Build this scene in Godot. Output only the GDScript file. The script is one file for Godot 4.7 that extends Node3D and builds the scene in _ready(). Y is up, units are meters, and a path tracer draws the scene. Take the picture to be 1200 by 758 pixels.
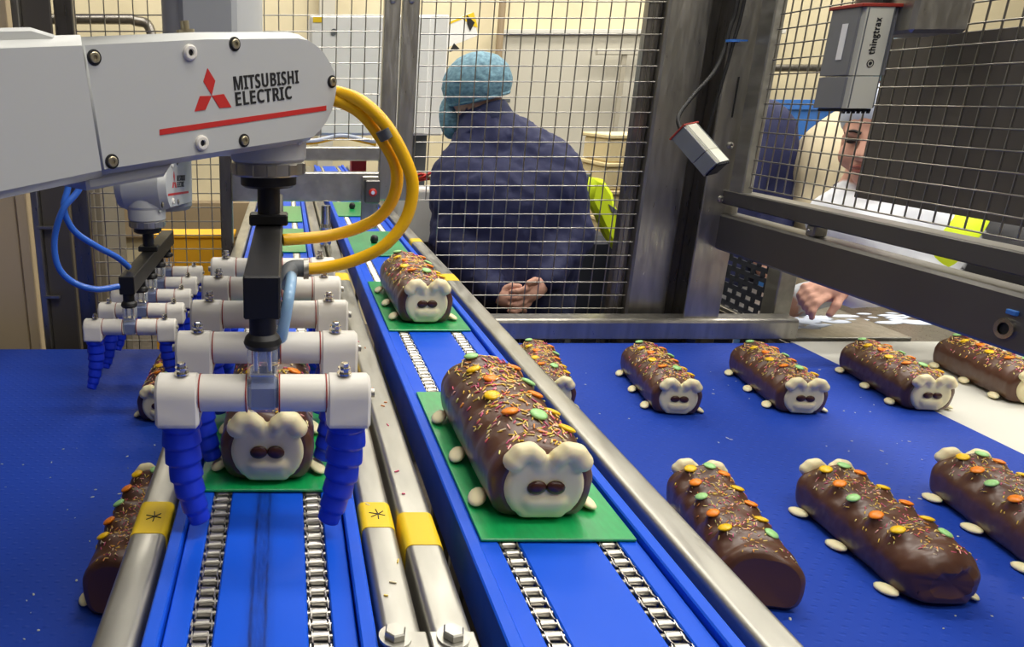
extends Node3D
# A food-factory line: two raised twin-chain tracks between two lower blue belts, two picking robots with soft-finger grippers,
# chocolate caterpillar cakes, mesh guarding and four people. Metres; y = 0 is the track level, the floor lies at FLOOR_Y.

const FLOOR_Y := -1.15
const BELT_Y := -0.25
const CEIL_Y := 2.3

var taken := {}
var m := {}
var rng := RandomNumberGenerator.new()
var noise := FastNoiseLite.new()


# ------------------------------------------------------------------ naming and tagging
func numbered(called: String) -> String:
	if not taken.has(called):
		taken[called] = 0
		return called
	taken[called] += 1
	return "%s_%03d" % [called, taken[called]]


func tag(o: Node3D, label: String, category: String, group := "") -> Node3D:
	o.set_meta("label", label)
	o.set_meta("category", category)
	if group != "":
		o.set_meta("group", group)
	return o


func thing(called: String, label: String, category: String, at := Vector3.ZERO, group := "") -> Node3D:
	var o := Node3D.new()
	o.name = numbered(called)
	add_child(o)
	o.position = at
	tag(o, label, category, group)
	return o


func put(called: String, mesh: Mesh, mt: Material, parent: Node3D, xf := Transform3D()) -> MeshInstance3D:
	var o := MeshInstance3D.new()
	o.name = called if parent != self else numbered(called)
	o.mesh = mesh
	o.material_override = mt
	o.transform = xf
	parent.add_child(o, true)
	return o


func obj(called: String, st: SurfaceTool, mt: Material, parent: Node3D, xf := Transform3D()) -> MeshInstance3D:
	return put(called, done(st), mt, parent, xf)


func shell(called: String, st: SurfaceTool, mt: Material) -> MeshInstance3D:
	var o := obj(called, st, mt, self)
	o.set_meta("kind", "structure")
	return o


func stuff(o: Node3D) -> Node3D:
	o.set_meta("kind", "stuff")
	return o


func copy(o: Node3D, label: String, at: Vector3, turn := 0.0) -> Node3D:
	var c: Node3D = o.duplicate()
	c.name = numbered(String(o.name).rstrip("0123456789").rstrip("_"))
	add_child(c)
	c.position = at
	c.rotation.y = turn
	c.set_meta("label", label)
	return c


# ------------------------------------------------------------------ shapes
func surf() -> SurfaceTool:
	var st := SurfaceTool.new()
	st.begin(Mesh.PRIMITIVE_TRIANGLES)
	st.set_smooth_group(-1)
	return st


func done(st: SurfaceTool) -> ArrayMesh:
	st.generate_normals()
	st.index()
	return st.commit()


func tri(st: SurfaceTool, a: Vector3, b: Vector3, c: Vector3, out: Vector3) -> void:
	st.add_vertex(a)
	if (b - a).cross(c - a).dot(out) > 0.0:
		st.add_vertex(c)
		st.add_vertex(b)
	else:
		st.add_vertex(b)
		st.add_vertex(c)


func quad(st: SurfaceTool, a: Vector3, b: Vector3, c: Vector3, d: Vector3, out: Vector3) -> void:
	tri(st, a, b, c, out)
	tri(st, a, c, d, out)


# a box with chamfered edges
func box(st: SurfaceTool, c: Vector3, s: Vector3, ch := 0.0, bas := Basis()) -> void:
	var h := s * 0.5
	ch = minf(ch, minf(h.x, minf(h.y, h.z)) * 0.9)
	st.set_smooth_group(-1)
	for i in 3:
		var j := (i + 1) % 3
		var k := (i + 2) % 3
		for sg in [-1.0, 1.0]:
			var p: Array = []
			for q in [[-1, -1], [1, -1], [1, 1], [-1, 1]]:
				var v := Vector3.ZERO
				v[i] = sg * h[i]
				v[j] = q[0] * (h[j] - ch)
				v[k] = q[1] * (h[k] - ch)
				p.append(c + bas * v)
			var n := Vector3.ZERO
			n[i] = sg
			quad(st, p[0], p[1], p[2], p[3], bas * n)
		if ch > 0.0:
			for sj in [-1.0, 1.0]:
				for sk in [-1.0, 1.0]:
					var e: Array = []
					for q in [[0, -1], [0, 1], [1, 1], [1, -1]]:
						var v := Vector3.ZERO
						v[i] = q[1] * (h[i] - ch)
						v[j] = sj * (h[j] - (ch if q[0] == 0 else 0.0))
						v[k] = sk * (h[k] - (0.0 if q[0] == 0 else ch))
						e.append(c + bas * v)
					var n := Vector3.ZERO
					n[j] = sj
					n[k] = sk
					quad(st, e[0], e[1], e[2], e[3], bas * n)
	if ch > 0.0:
		for sx in [-1.0, 1.0]:
			for sy in [-1.0, 1.0]:
				for sz in [-1.0, 1.0]:
					tri(st, c + bas * Vector3(sx * h.x, sy * (h.y - ch), sz * (h.z - ch)), c + bas * Vector3(sx * (h.x - ch), sy * h.y, sz * (h.z - ch)), c + bas * Vector3(sx * (h.x - ch), sy * (h.y - ch), sz * h.z), bas * Vector3(sx, sy, sz))


func abox(lo: Vector3, hi: Vector3, ch := 0.0) -> SurfaceTool:
	var st := surf()
	box(st, (lo + hi) * 0.5, (hi - lo).abs(), ch)
	return st


# a round sweep along points; r is a number or one radius per point; flat = width over height
func tube(st: SurfaceTool, pts: Array, r: Variant, sides := 10, group := 1, squash := 1.0) -> void:
	var n := pts.size()
	var rings: Array = []
	var t0: Vector3 = (pts[1] - pts[0]).normalized()
	var u := t0.cross(Vector3.UP if absf(t0.y) < 0.9 else Vector3.RIGHT).normalized()
	for i in n:
		var t: Vector3 = (pts[mini(i + 1, n - 1)] - pts[maxi(i - 1, 0)]).normalized()
		u = (u - t * u.dot(t)).normalized()
		var w := t.cross(u)
		var rad: float = r[i] if r is Array else r
		var ring: Array = []
		for k in sides:
			var a := TAU * k / sides
			ring.append(pts[i] + (u * cos(a) + w * sin(a) * squash) * rad)
		rings.append(ring)
	st.set_smooth_group(group)
	for i in n - 1:
		for k in sides:
			var k2 := (k + 1) % sides
			var mid: Vector3 = (rings[i][k] + rings[i + 1][k2]) * 0.5 - (pts[i] + pts[i + 1]) * 0.5
			quad(st, rings[i][k], rings[i][k2], rings[i + 1][k2], rings[i + 1][k], mid)
	st.set_smooth_group(-1)
	for e in [0, n - 1]:
		var out: Vector3 = pts[e] - pts[1 if e == 0 else n - 2]
		for k in sides:
			tri(st, pts[e], rings[e][k], rings[e][(k + 1) % sides], out)


func smooth_path(pts: Array, each := 6) -> Array:
	var out: Array = []
	for i in pts.size() - 1:
		var a: Vector3 = pts[maxi(i - 1, 0)]
		var b: Vector3 = pts[i]
		var c: Vector3 = pts[i + 1]
		var d: Vector3 = pts[mini(i + 2, pts.size() - 1)]
		for k in each:
			out.append(b.cubic_interpolate(c, a, d, float(k) / each))
	out.append(pts[-1])
	return out


# a turned profile of Vector2(radius, height), from bottom to top
func lathe(st: SurfaceTool, prof: Array, sides := 20, xf := Transform3D(), soft := false) -> void:
	for i in prof.size() - 1:
		var a: Vector2 = prof[i]
		var b: Vector2 = prof[i + 1]
		st.set_smooth_group(1 if soft else 2 + i % 28)
		var n2 := Vector2(b.y - a.y, -(b.x - a.x))
		for k in sides:
			var p := TAU * k / sides
			var q := TAU * (k + 1) / sides
			var h := (p + q) * 0.5
			var out := xf.basis * Vector3(n2.x * cos(h), n2.y, n2.x * sin(h))
			var v0 := xf * Vector3(a.x * cos(p), a.y, a.x * sin(p))
			var v1 := xf * Vector3(a.x * cos(q), a.y, a.x * sin(q))
			var v2 := xf * Vector3(b.x * cos(q), b.y, b.x * sin(q))
			var v3 := xf * Vector3(b.x * cos(p), b.y, b.x * sin(p))
			if a.x < 1e-6:
				tri(st, v0, v2, v3, out)
			elif b.x < 1e-6:
				tri(st, v0, v1, v2, out)
			else:
				quad(st, v0, v1, v2, v3, out)
	st.set_smooth_group(-1)


# an outline in x,y pushed from z0 to z1, edges bevelled by bev at both ends
func prism(st: SurfaceTool, poly: Array, z0: float, z1: float, xf := Transform3D(), bev := 0.0, deep := -1.0, soft := true) -> void:
	var n := poly.size()
	var area := 0.0
	for i in n:
		area += poly[i].cross(poly[(i + 1) % n])
	var sg := 1.0 if area > 0.0 else -1.0
	var inset := PackedVector2Array()
	for i in n:
		var d1: Vector2 = (poly[i] - poly[(i + n - 1) % n]).normalized()
		var d2: Vector2 = (poly[(i + 1) % n] - poly[i]).normalized()
		var nn := (Vector2(-d1.y, d1.x) + Vector2(-d2.y, d2.x)) * sg
		inset.append(poly[i] + nn.normalized() * bev / maxf(0.5, nn.length() * 0.5))
	if deep < 0.0:
		deep = bev
	var s := signf(z1 - z0)
	var idx := Geometry2D.triangulate_polygon(inset)
	st.set_smooth_group(-1)
	for e in [[z0, -s], [z1, s]]:
		for i in range(0, idx.size(), 3):
			var a := inset[idx[i]]
			var b := inset[idx[i + 1]]
			var c := inset[idx[i + 2]]
			tri(st, xf * Vector3(a.x, a.y, e[0]), xf * Vector3(b.x, b.y, e[0]), xf * Vector3(c.x, c.y, e[0]), xf.basis * Vector3(0, 0, e[1]))
	var za := z0 + s * (deep if bev > 0.0 else 0.0)
	var zb := z1 - s * (deep if bev > 0.0 else 0.0)
	for i in n:
		var j := (i + 1) % n
		var p: Vector2 = poly[i]
		var q: Vector2 = poly[j]
		var d := (q - p).normalized()
		var out := xf.basis * Vector3(d.y * sg, -d.x * sg, 0)
		st.set_smooth_group(1 if soft else -1)
		quad(st, xf * Vector3(p.x, p.y, za), xf * Vector3(q.x, q.y, za), xf * Vector3(q.x, q.y, zb), xf * Vector3(p.x, p.y, zb), out)
		if bev > 0.0:
			st.set_smooth_group(2 if soft else -1)
			quad(st, xf * Vector3(p.x, p.y, za), xf * Vector3(q.x, q.y, za), xf * Vector3(inset[j].x, inset[j].y, z0), xf * Vector3(inset[i].x, inset[i].y, z0), out + xf.basis * Vector3(0, 0, -s))
			quad(st, xf * Vector3(p.x, p.y, zb), xf * Vector3(q.x, q.y, zb), xf * Vector3(inset[j].x, inset[j].y, z1), xf * Vector3(inset[i].x, inset[i].y, z1), out + xf.basis * Vector3(0, 0, s))
	st.set_smooth_group(-1)


func blob(st: SurfaceTool, c: Vector3, r: Vector3, bas := Basis(), rings := 8, seg := 12, group := 1) -> void:
	st.set_smooth_group(group)
	for i in rings:
		var t0 := PI * i / rings
		var t1 := PI * (i + 1) / rings
		for k in seg:
			var p0 := TAU * k / seg
			var p1 := TAU * (k + 1) / seg
			var v: Array = []
			for q in [[t0, p0], [t0, p1], [t1, p1], [t1, p0]]:
				v.append(bas * (Vector3(sin(q[0]) * cos(q[1]), cos(q[0]), sin(q[0]) * sin(q[1])) * r))
			var out: Vector3 = v[0] + v[1] + v[2] + v[3]
			if i == 0:
				tri(st, c + v[0], c + v[2], c + v[3], out)
			elif i == rings - 1:
				tri(st, c + v[0], c + v[1], c + v[2], out)
			else:
				quad(st, c + v[0], c + v[1], c + v[2], c + v[3], out)
	st.set_smooth_group(-1)


func round_rect(w: float, h: float, r: float, steps := 4) -> Array:
	var out: Array = []
	for q in [[1, 1, 0.0], [-1, 1, 0.5], [-1, -1, 1.0], [1, -1, 1.5]]:
		for k in steps + 1:
			var a: float = PI * (q[2] + 0.5 * k / steps)
			out.append(Vector2(q[0] * (w * 0.5 - r) + r * cos(a), q[1] * (h * 0.5 - r) + r * sin(a)))
	return out


func letters(text: String, w: float, h: float, bold := true) -> ArrayMesh:
	var f := SystemFont.new()
	f.font_names = PackedStringArray(["Droid Sans"])
	f.font_weight = 700 if bold else 400
	var t := TextMesh.new()
	t.text = text
	t.font = f
	t.font_size = 64
	t.pixel_size = 0.01
	t.depth = 0.05
	t.curve_step = 1.0
	var b := t.get_aabb()
	var st := SurfaceTool.new()
	var s := Vector3(w / b.size.x, h / b.size.y, 0.0006 / maxf(b.size.z, 0.001))
	for i in t.get_surface_count():
		st.append_from(t, i, Transform3D(Basis.from_scale(s), -b.position * s))
	return st.commit()


# ------------------------------------------------------------------ soft bodies: tapered capsules joined by a smooth minimum, meshed by surface nets
# bone: [ax, ay, az, ra, bx, by, bz, rb, colour index]
func flesh(st: SurfaceTool, bones: Array, cell: float, k: float, colours: Array, root: Vector3, wrinkle := 0.0) -> void:
	var lo := Vector3(1e9, 1e9, 1e9)
	var hi := -lo
	for b in bones:
		for e in [[0, 3], [4, 7]]:
			var p := Vector3(b[e[0]], b[e[0] + 1], b[e[0] + 2])
			var r: float = b[e[1]] + k + cell * 3.0
			lo = lo.min(p - Vector3(r, r, r))
			hi = hi.max(p + Vector3(r, r, r))
	var nx := int((hi.x - lo.x) / cell) + 2
	var ny := int((hi.y - lo.y) / cell) + 2
	var nz := int((hi.z - lo.z) / cell) + 2
	var val := PackedFloat32Array()
	val.resize(nx * ny * nz)
	val.fill(100.0)
	var best := val.duplicate()
	var who := PackedByteArray()
	who.resize(nx * ny * nz)
	var sy := nx
	var sz := nx * ny
	for b in bones:
		var pa := Vector3(b[0], b[1], b[2])
		var pb := Vector3(b[4], b[5], b[6])
		var ra: float = b[3]
		var rb: float = b[7]
		var ci: int = b[8]
		var ba := pb - pa
		var bb := maxf(ba.length_squared(), 1e-9)
		var rr := maxf(ra, rb) + k + cell * 2.0
		var l := (pa.min(pb) - Vector3(rr, rr, rr) - lo) / cell
		var h := (pa.max(pb) + Vector3(rr, rr, rr) - lo) / cell
		for iz in range(maxi(0, int(l.z)), mini(nz, int(h.z) + 1)):
			for iy in range(maxi(0, int(l.y)), mini(ny, int(h.y) + 1)):
				var at := iz * sz + iy * sy
				for ix in range(maxi(0, int(l.x)), mini(nx, int(h.x) + 1)):
					var p := lo + Vector3(ix, iy, iz) * cell - pa
					var t := clampf(p.dot(ba) / bb, 0.0, 1.0)
					var d := (p - ba * t).length() - ra - (rb - ra) * t
					var q := at + ix
					if d < best[q]:
						best[q] = d
						who[q] = ci
					var o := val[q]
					if o > 50.0:
						val[q] = d
					else:
						var w := maxf(k - absf(o - d), 0.0) / k
						val[q] = minf(o, d) - w * w * k * 0.25
	if wrinkle > 0.0:
		for iz in nz:
			for iy in ny:
				for ix in nx:
					var q := iz * sz + iy * sy + ix
					if absf(val[q]) < cell * 3.0 and who[q] < 2:
						var p := lo + Vector3(ix, iy, iz) * cell
						val[q] += wrinkle * noise.get_noise_3d(p.x * 1400.0, p.y * 700.0, p.z * 1400.0)
	var vert := {}
	st.set_smooth_group(1)
	var corners := [0, 1, sy, sy + 1, sz, sz + 1, sz + sy, sz + sy + 1]
	var edges := [[0, 1], [2, 3], [4, 5], [6, 7], [0, 2], [1, 3], [4, 6], [5, 7], [0, 4], [1, 5], [2, 6], [3, 7]]
	var pts := PackedVector3Array()
	var cols := PackedColorArray()
	for iz in nz - 1:
		for iy in ny - 1:
			for ix in nx - 1:
				var q := iz * sz + iy * sy + ix
				var v0 := val[q]
				if absf(v0) > cell * 3.0:
					continue
				var neg := 0
				for c in corners:
					if val[q + c] < 0.0:
						neg += 1
				if neg == 0 or neg == 8:
					continue
				var sum := Vector3.ZERO
				var cnt := 0
				for e in edges:
					var a := val[q + corners[e[0]]]
					var b := val[q + corners[e[1]]]
					if (a < 0.0) != (b < 0.0):
						var t := a / (a - b)
						var i0: int = e[0]
						var i1: int = e[1]
						var p0 := Vector3(i0 & 1, (i0 >> 1) & 1, i0 >> 2)
						var p1 := Vector3(i1 & 1, (i1 >> 1) & 1, i1 >> 2)
						sum += p0.lerp(p1, t)
						cnt += 1
				vert[q] = pts.size()
				pts.append(lo + (Vector3(ix, iy, iz) + sum / cnt) * cell - root)
				cols.append(colours[who[q]])
	var steps := [[1, sy, sz], [sy, sz, 1], [sz, 1, sy]]
	for q in vert.keys():
		for s in steps:
			var s0: int = s[0]
			var s1: int = s[1]
			var s2: int = s[2]
			if (val[q] < 0.0) == (val[q + s0] < 0.0):
				continue
			if not (vert.has(q - s1) and vert.has(q - s2) and vert.has(q - s1 - s2)):
				continue
			var f := [vert[q], vert[q - s1], vert[q - s1 - s2], vert[q - s2]]
			if val[q] < 0.0:
				f.reverse()
			for t in [0, 1, 2, 0, 2, 3]:
				st.set_color(cols[f[t]])
				st.add_vertex(pts[f[t]])
	st.set_smooth_group(-1)


# ------------------------------------------------------------------ materials
func srgb(r: int, g: int, b: int) -> Color:
	return Color(r / 255.0, g / 255.0, b / 255.0)


func mat(called: String, c: Color, rough := 0.5, metal := 0.0) -> StandardMaterial3D:
	var s := StandardMaterial3D.new()
	s.resource_name = called
	s.albedo_color = c
	s.roughness = rough
	s.metallic = metal
	m[called] = s
	return s


func noise_tex(freq: float, a: Color, b: Color, kind := FastNoiseLite.TYPE_SIMPLEX_SMOOTH) -> NoiseTexture2D:
	var f := FastNoiseLite.new()
	f.noise_type = kind
	f.frequency = freq
	f.fractal_octaves = 4
	f.seed = 7
	var g := Gradient.new()
	g.set_color(0, a)
	g.set_color(1, b)
	var t := NoiseTexture2D.new()
	t.width = 256
	t.height = 256
	t.seamless = true
	t.noise = f
	t.color_ramp = g
	return t


func tri_map(s: StandardMaterial3D, scale: Vector3) -> void:
	s.uv1_triplanar = true
	s.uv1_world_triplanar = true
	s.uv1_scale = scale


func make_materials() -> void:
	for q in [["steel", srgb(184, 181, 174), 0.36], ["steel_dark", srgb(140, 136, 130), 0.34], ["steel_rail", srgb(188, 186, 178), 0.38]]:
		var s := mat(q[0], q[1], 1.0, 0.9)
		s.roughness_texture = noise_tex(0.03, Color(q[2] - 0.1, q[2] - 0.1, q[2] - 0.1), Color(q[2] + 0.12, q[2] + 0.12, q[2] + 0.12))
		s.albedo_texture = noise_tex(0.012, Color(0.86, 0.86, 0.86), Color(1, 1, 1))
		tri_map(s, Vector3(9, 1.3, 9) if q[0] != "steel_rail" else Vector3(6, 6, 1.5))
	mat("wire", srgb(172, 169, 162), 0.28, 1.0)
	mat("chrome", srgb(215, 212, 205), 0.18, 1.0)
	mat("chain_steel", srgb(196, 192, 184), 0.3, 0.95)
	mat("brass", srgb(186, 176, 150), 0.35, 0.9)
	var belt := mat("belt", srgb(28, 64, 168), 0.6)
	var im := Image.create(64, 64, false, Image.FORMAT_RGB8)
	for y in 64:
		for x in 64:
			var v := 0.0
			for o in [[16, 16], [48, 48]]:
				var d := Vector2(absf(x - o[0]), absf(y - o[1]) * 1.6).length()
				v = maxf(v, clampf(1.0 - d / 13.0, 0.0, 1.0))
			im.set_pixel(x, y, Color(v, v, v))
	belt.heightmap_enabled = true
	belt.heightmap_texture = ImageTexture.create_from_image(im)
	belt.heightmap_scale = 0.09
	belt.roughness_texture = noise_tex(0.02, Color(0.75, 0.75, 0.75), Color(1, 1, 1))
	belt.metallic_specular = 0.32
	tri_map(belt, Vector3(38, 38, 38))
	var track := mat("track_blue", srgb(16, 84, 216), 0.5)
	track.roughness_texture = noise_tex(0.015, Color(0.7, 0.7, 0.7), Color(1, 1, 1))
	track.metallic_specular = 0.36
	tri_map(track, Vector3(3, 3, 3))
	var pl := mat("plate_green", srgb(10, 172, 92), 0.34)
	pl.albedo_texture = noise_tex(0.03, Color(0.82, 0.86, 0.84), Color(1, 1, 1))
	pl.clearcoat_enabled = true
	pl.clearcoat = 0.9
	pl.clearcoat_roughness = 0.28
	tri_map(pl, Vector3(14, 14, 4))
	mat("frame_dark", srgb(34, 38, 52), 0.6)
	mat("gap_black", srgb(18, 18, 20), 0.7)
	mat("robot_paint", srgb(190, 192, 191), 0.42)
	mat("robot_grey", srgb(160, 163, 166), 0.45)
	mat("red_print", srgb(196, 38, 34), 0.5)
	mat("black_print", srgb(24, 24, 26), 0.5)
	mat("anodised", srgb(26, 26, 28), 0.42, 0.2)
	mat("white_plastic", srgb(226, 222, 214), 0.38)
	mat("red_ring", srgb(150, 42, 28), 0.5)
	var sil := mat("silicone", srgb(18, 52, 205), 0.42)
	sil.subsurf_scatter_enabled = true
	sil.subsurf_scatter_strength = 0.1
	mat("yellow_hose", srgb(250, 192, 10), 0.36)
	mat("blue_hose", srgb(52, 104, 204), 0.14)
	mat("pale_tube", srgb(140, 178, 214), 0.18)
	mat("tie_grey", srgb(92, 96, 100), 0.5)
	var cl := mat("clear", Color(0.82, 0.88, 0.94, 0.16), 0.06)
	mat("pale_joint", srgb(140, 150, 182), 0.35)
	mat("grey_board", srgb(122, 117, 108), 0.6)
	cl.transparency = BaseMaterial3D.TRANSPARENCY_ALPHA
	mat("tape_yellow", srgb(232, 196, 24), 0.5)
	var choc := mat("chocolate", srgb(88, 55, 39), 0.34)
	choc.clearcoat_enabled = true
	choc.clearcoat = 0.25
	choc.clearcoat_roughness = 0.35
	var wc := mat("white_chocolate", srgb(240, 228, 184), 0.42)
	wc.subsurf_scatter_enabled = true
	wc.subsurf_scatter_strength = 0.1
	mat("dark_chocolate", srgb(66, 32, 24), 0.3)
	mat("candy_yellow", srgb(246, 198, 10), 0.3)
	mat("candy_orange", srgb(248, 138, 26), 0.3)
	mat("candy_green", srgb(160, 216, 140), 0.3)
	var sp := mat("sprinkle", Color.WHITE, 0.4)
	sp.vertex_color_use_as_albedo = true
	var body := mat("person", Color.WHITE, 0.75)
	body.vertex_color_use_as_albedo = true
	mat("hair_net", srgb(150, 196, 214), 0.75).backlight_enabled = true
	m.hair_net.albedo_texture = noise_tex(0.03, Color(0.45, 0.5, 0.55), Color(1, 1, 1))
	tri_map(m.hair_net, Vector3(6, 9, 6))
	m.hair_net.backlight = srgb(60, 90, 110)
	mat("cap_white", srgb(205, 214, 232), 0.8)
	mat("skin", srgb(214, 164, 144), 0.55)
	mat("lip", srgb(176, 104, 92), 0.5)
	mat("dark_hair", srgb(36, 28, 26), 0.6)
	mat("navy", srgb(20, 29, 66), 0.85)
	mat("high_vis", srgb(214, 238, 30), 0.7)
	var wl := mat("wall_cream", srgb(226, 214, 180), 0.7)
	wl.albedo_texture = noise_tex(0.01, Color(0.93, 0.93, 0.92), Color(1, 1, 1))
	tri_map(wl, Vector3(0.7, 0.7, 0.7))
	mat("wall_far", srgb(120, 116, 108), 0.8)
	mat("steel_beam", srgb(112, 110, 107), 0.4, 0.85)
	mat("pole_grey", srgb(160, 154, 138), 0.6)
	mat("wall_panel", srgb(188, 184, 170), 0.6)
	mat("ceiling_white", srgb(236, 234, 226), 0.8)
	var fl := mat("floor_grey", srgb(112, 104, 96), 0.55)
	fl.albedo_texture = noise_tex(0.05, Color(0.7, 0.7, 0.7), Color(1, 1, 1))
	tri_map(fl, Vector3(1.2, 1.2, 1.2))
	mat("cabinet_white", srgb(232, 232, 230), 0.5)
	mat("cream_plastic", srgb(232, 214, 166), 0.6)
	mat("tan_board", srgb(150, 132, 104), 0.6)
	mat("tan_panel", srgb(206, 186, 152), 0.6)
	mat("yellow_paint", srgb(250, 188, 40), 0.6)
	mat("mat_cream", srgb(206, 205, 197), 0.6)
	mat("dark_sheet", srgb(102, 97, 90), 0.5, 0.3)
	mat("device_light", srgb(212, 212, 198), 0.4, 0.2)
	mat("device_grey", srgb(130, 132, 136), 0.4, 0.4)
	mat("blue_plastic", srgb(52, 110, 190), 0.5)
	mat("green_tag", srgb(90, 220, 80), 0.5)
	mat("red_plastic", srgb(190, 40, 34), 0.45)
	mat("cable_black", srgb(22, 22, 24), 0.5)
	var em := mat("lamp_glow", Color.WHITE, 0.6)
	em.emission_enabled = true
	em.emission = Color(1.0, 0.96, 0.88)
	em.emission_energy_multiplier = 2.0


# ------------------------------------------------------------------ chocolate caterpillar cake
func cake_r(z: float, a: float, candies: Array) -> Vector3:
	# point on the chocolate: z along the cake, a the angle from the top (0) round to the sides
	var y := 0.041 + 0.040 * cos(a)
	var x := 0.0505 * signf(sin(a)) * pow(absf(sin(a)), 1.0 if cos(a) > 0.0 else 0.24)
	var top := maxf(0.0, cos(a * 0.95))
	var bump := (0.0052 * absf(sin(PI * z / 0.043 + 1.3 * sin(a))) - 0.0034) * top
	bump += 0.0012 * noise.get_noise_3d(x * 1500.0, y * 1500.0, z * 1500.0)
	for c in candies:
		var dz: float = z - c[0]
		var da: float = (a - c[1]) * 0.047
		bump += (0.0080 if candies[0][0] > 0.0 else 0.0055) * exp(-pow((dz * dz * 1.15 + da * da * 0.75) / 0.00015, 1.5))
	var p := Vector3(x, y, z) + Vector3(sin(a), cos(a), 0) * bump
	p.y = maxf(p.y, 0.001)
	return p


func cake_normal(z: float, a: float, candies: Array) -> Vector3:
	var du := cake_r(z + 0.003, a, candies) - cake_r(z - 0.003, a, candies)
	var dv := cake_r(z, a + 0.06, candies) - cake_r(z, a - 0.06, candies)
	return dv.cross(du).normalized() * (1.0 if dv.cross(du).dot(Vector3(sin(a), cos(a), 0)) > 0 else -1.0)


func face_bones(half: float) -> Array:
	var b: Array = []
	for i in 10:
		var y := 0.0098 + 0.0061 * i
		var w := maxf(0.001, sqrt(maxf(0.0, 0.00148 - pow((y - 0.0375) * 1.1, 2.0))) - 0.0064)
		b.append([-w, y, half - 0.0015, 0.0066, w, y, half - 0.0015, 0.0066, 0])
	b.append([-0.014, 0.0240, half + 0.0005, 0.0088, 0.014, 0.0240, half + 0.0005, 0.0088, 0])
	b.append([-0.011, 0.0185, half + 0.0005, 0.0074, 0.011, 0.0185, half + 0.0005, 0.0074, 0])
	for sx in [-1.0, 1.0]:
		var pts: Array = [Vector3(0.0082, 0.0610, 0.001), Vector3(0.0108, 0.0708, 0.003), Vector3(0.0182, 0.0765, 0.003), Vector3(0.0268, 0.0742, 0.003), Vector3(0.0322, 0.0660, 0.003)]
		for k in 4:
			b.append([sx * pts[k].x, pts[k].y, half + pts[k].z, [0.0062, 0.0080, 0.0084, 0.0088][k], sx * pts[k + 1].x, pts[k + 1].y, half + pts[k + 1].z, [0.0080, 0.0084, 0.0088, 0.0104][k], 0])
	return b


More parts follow.
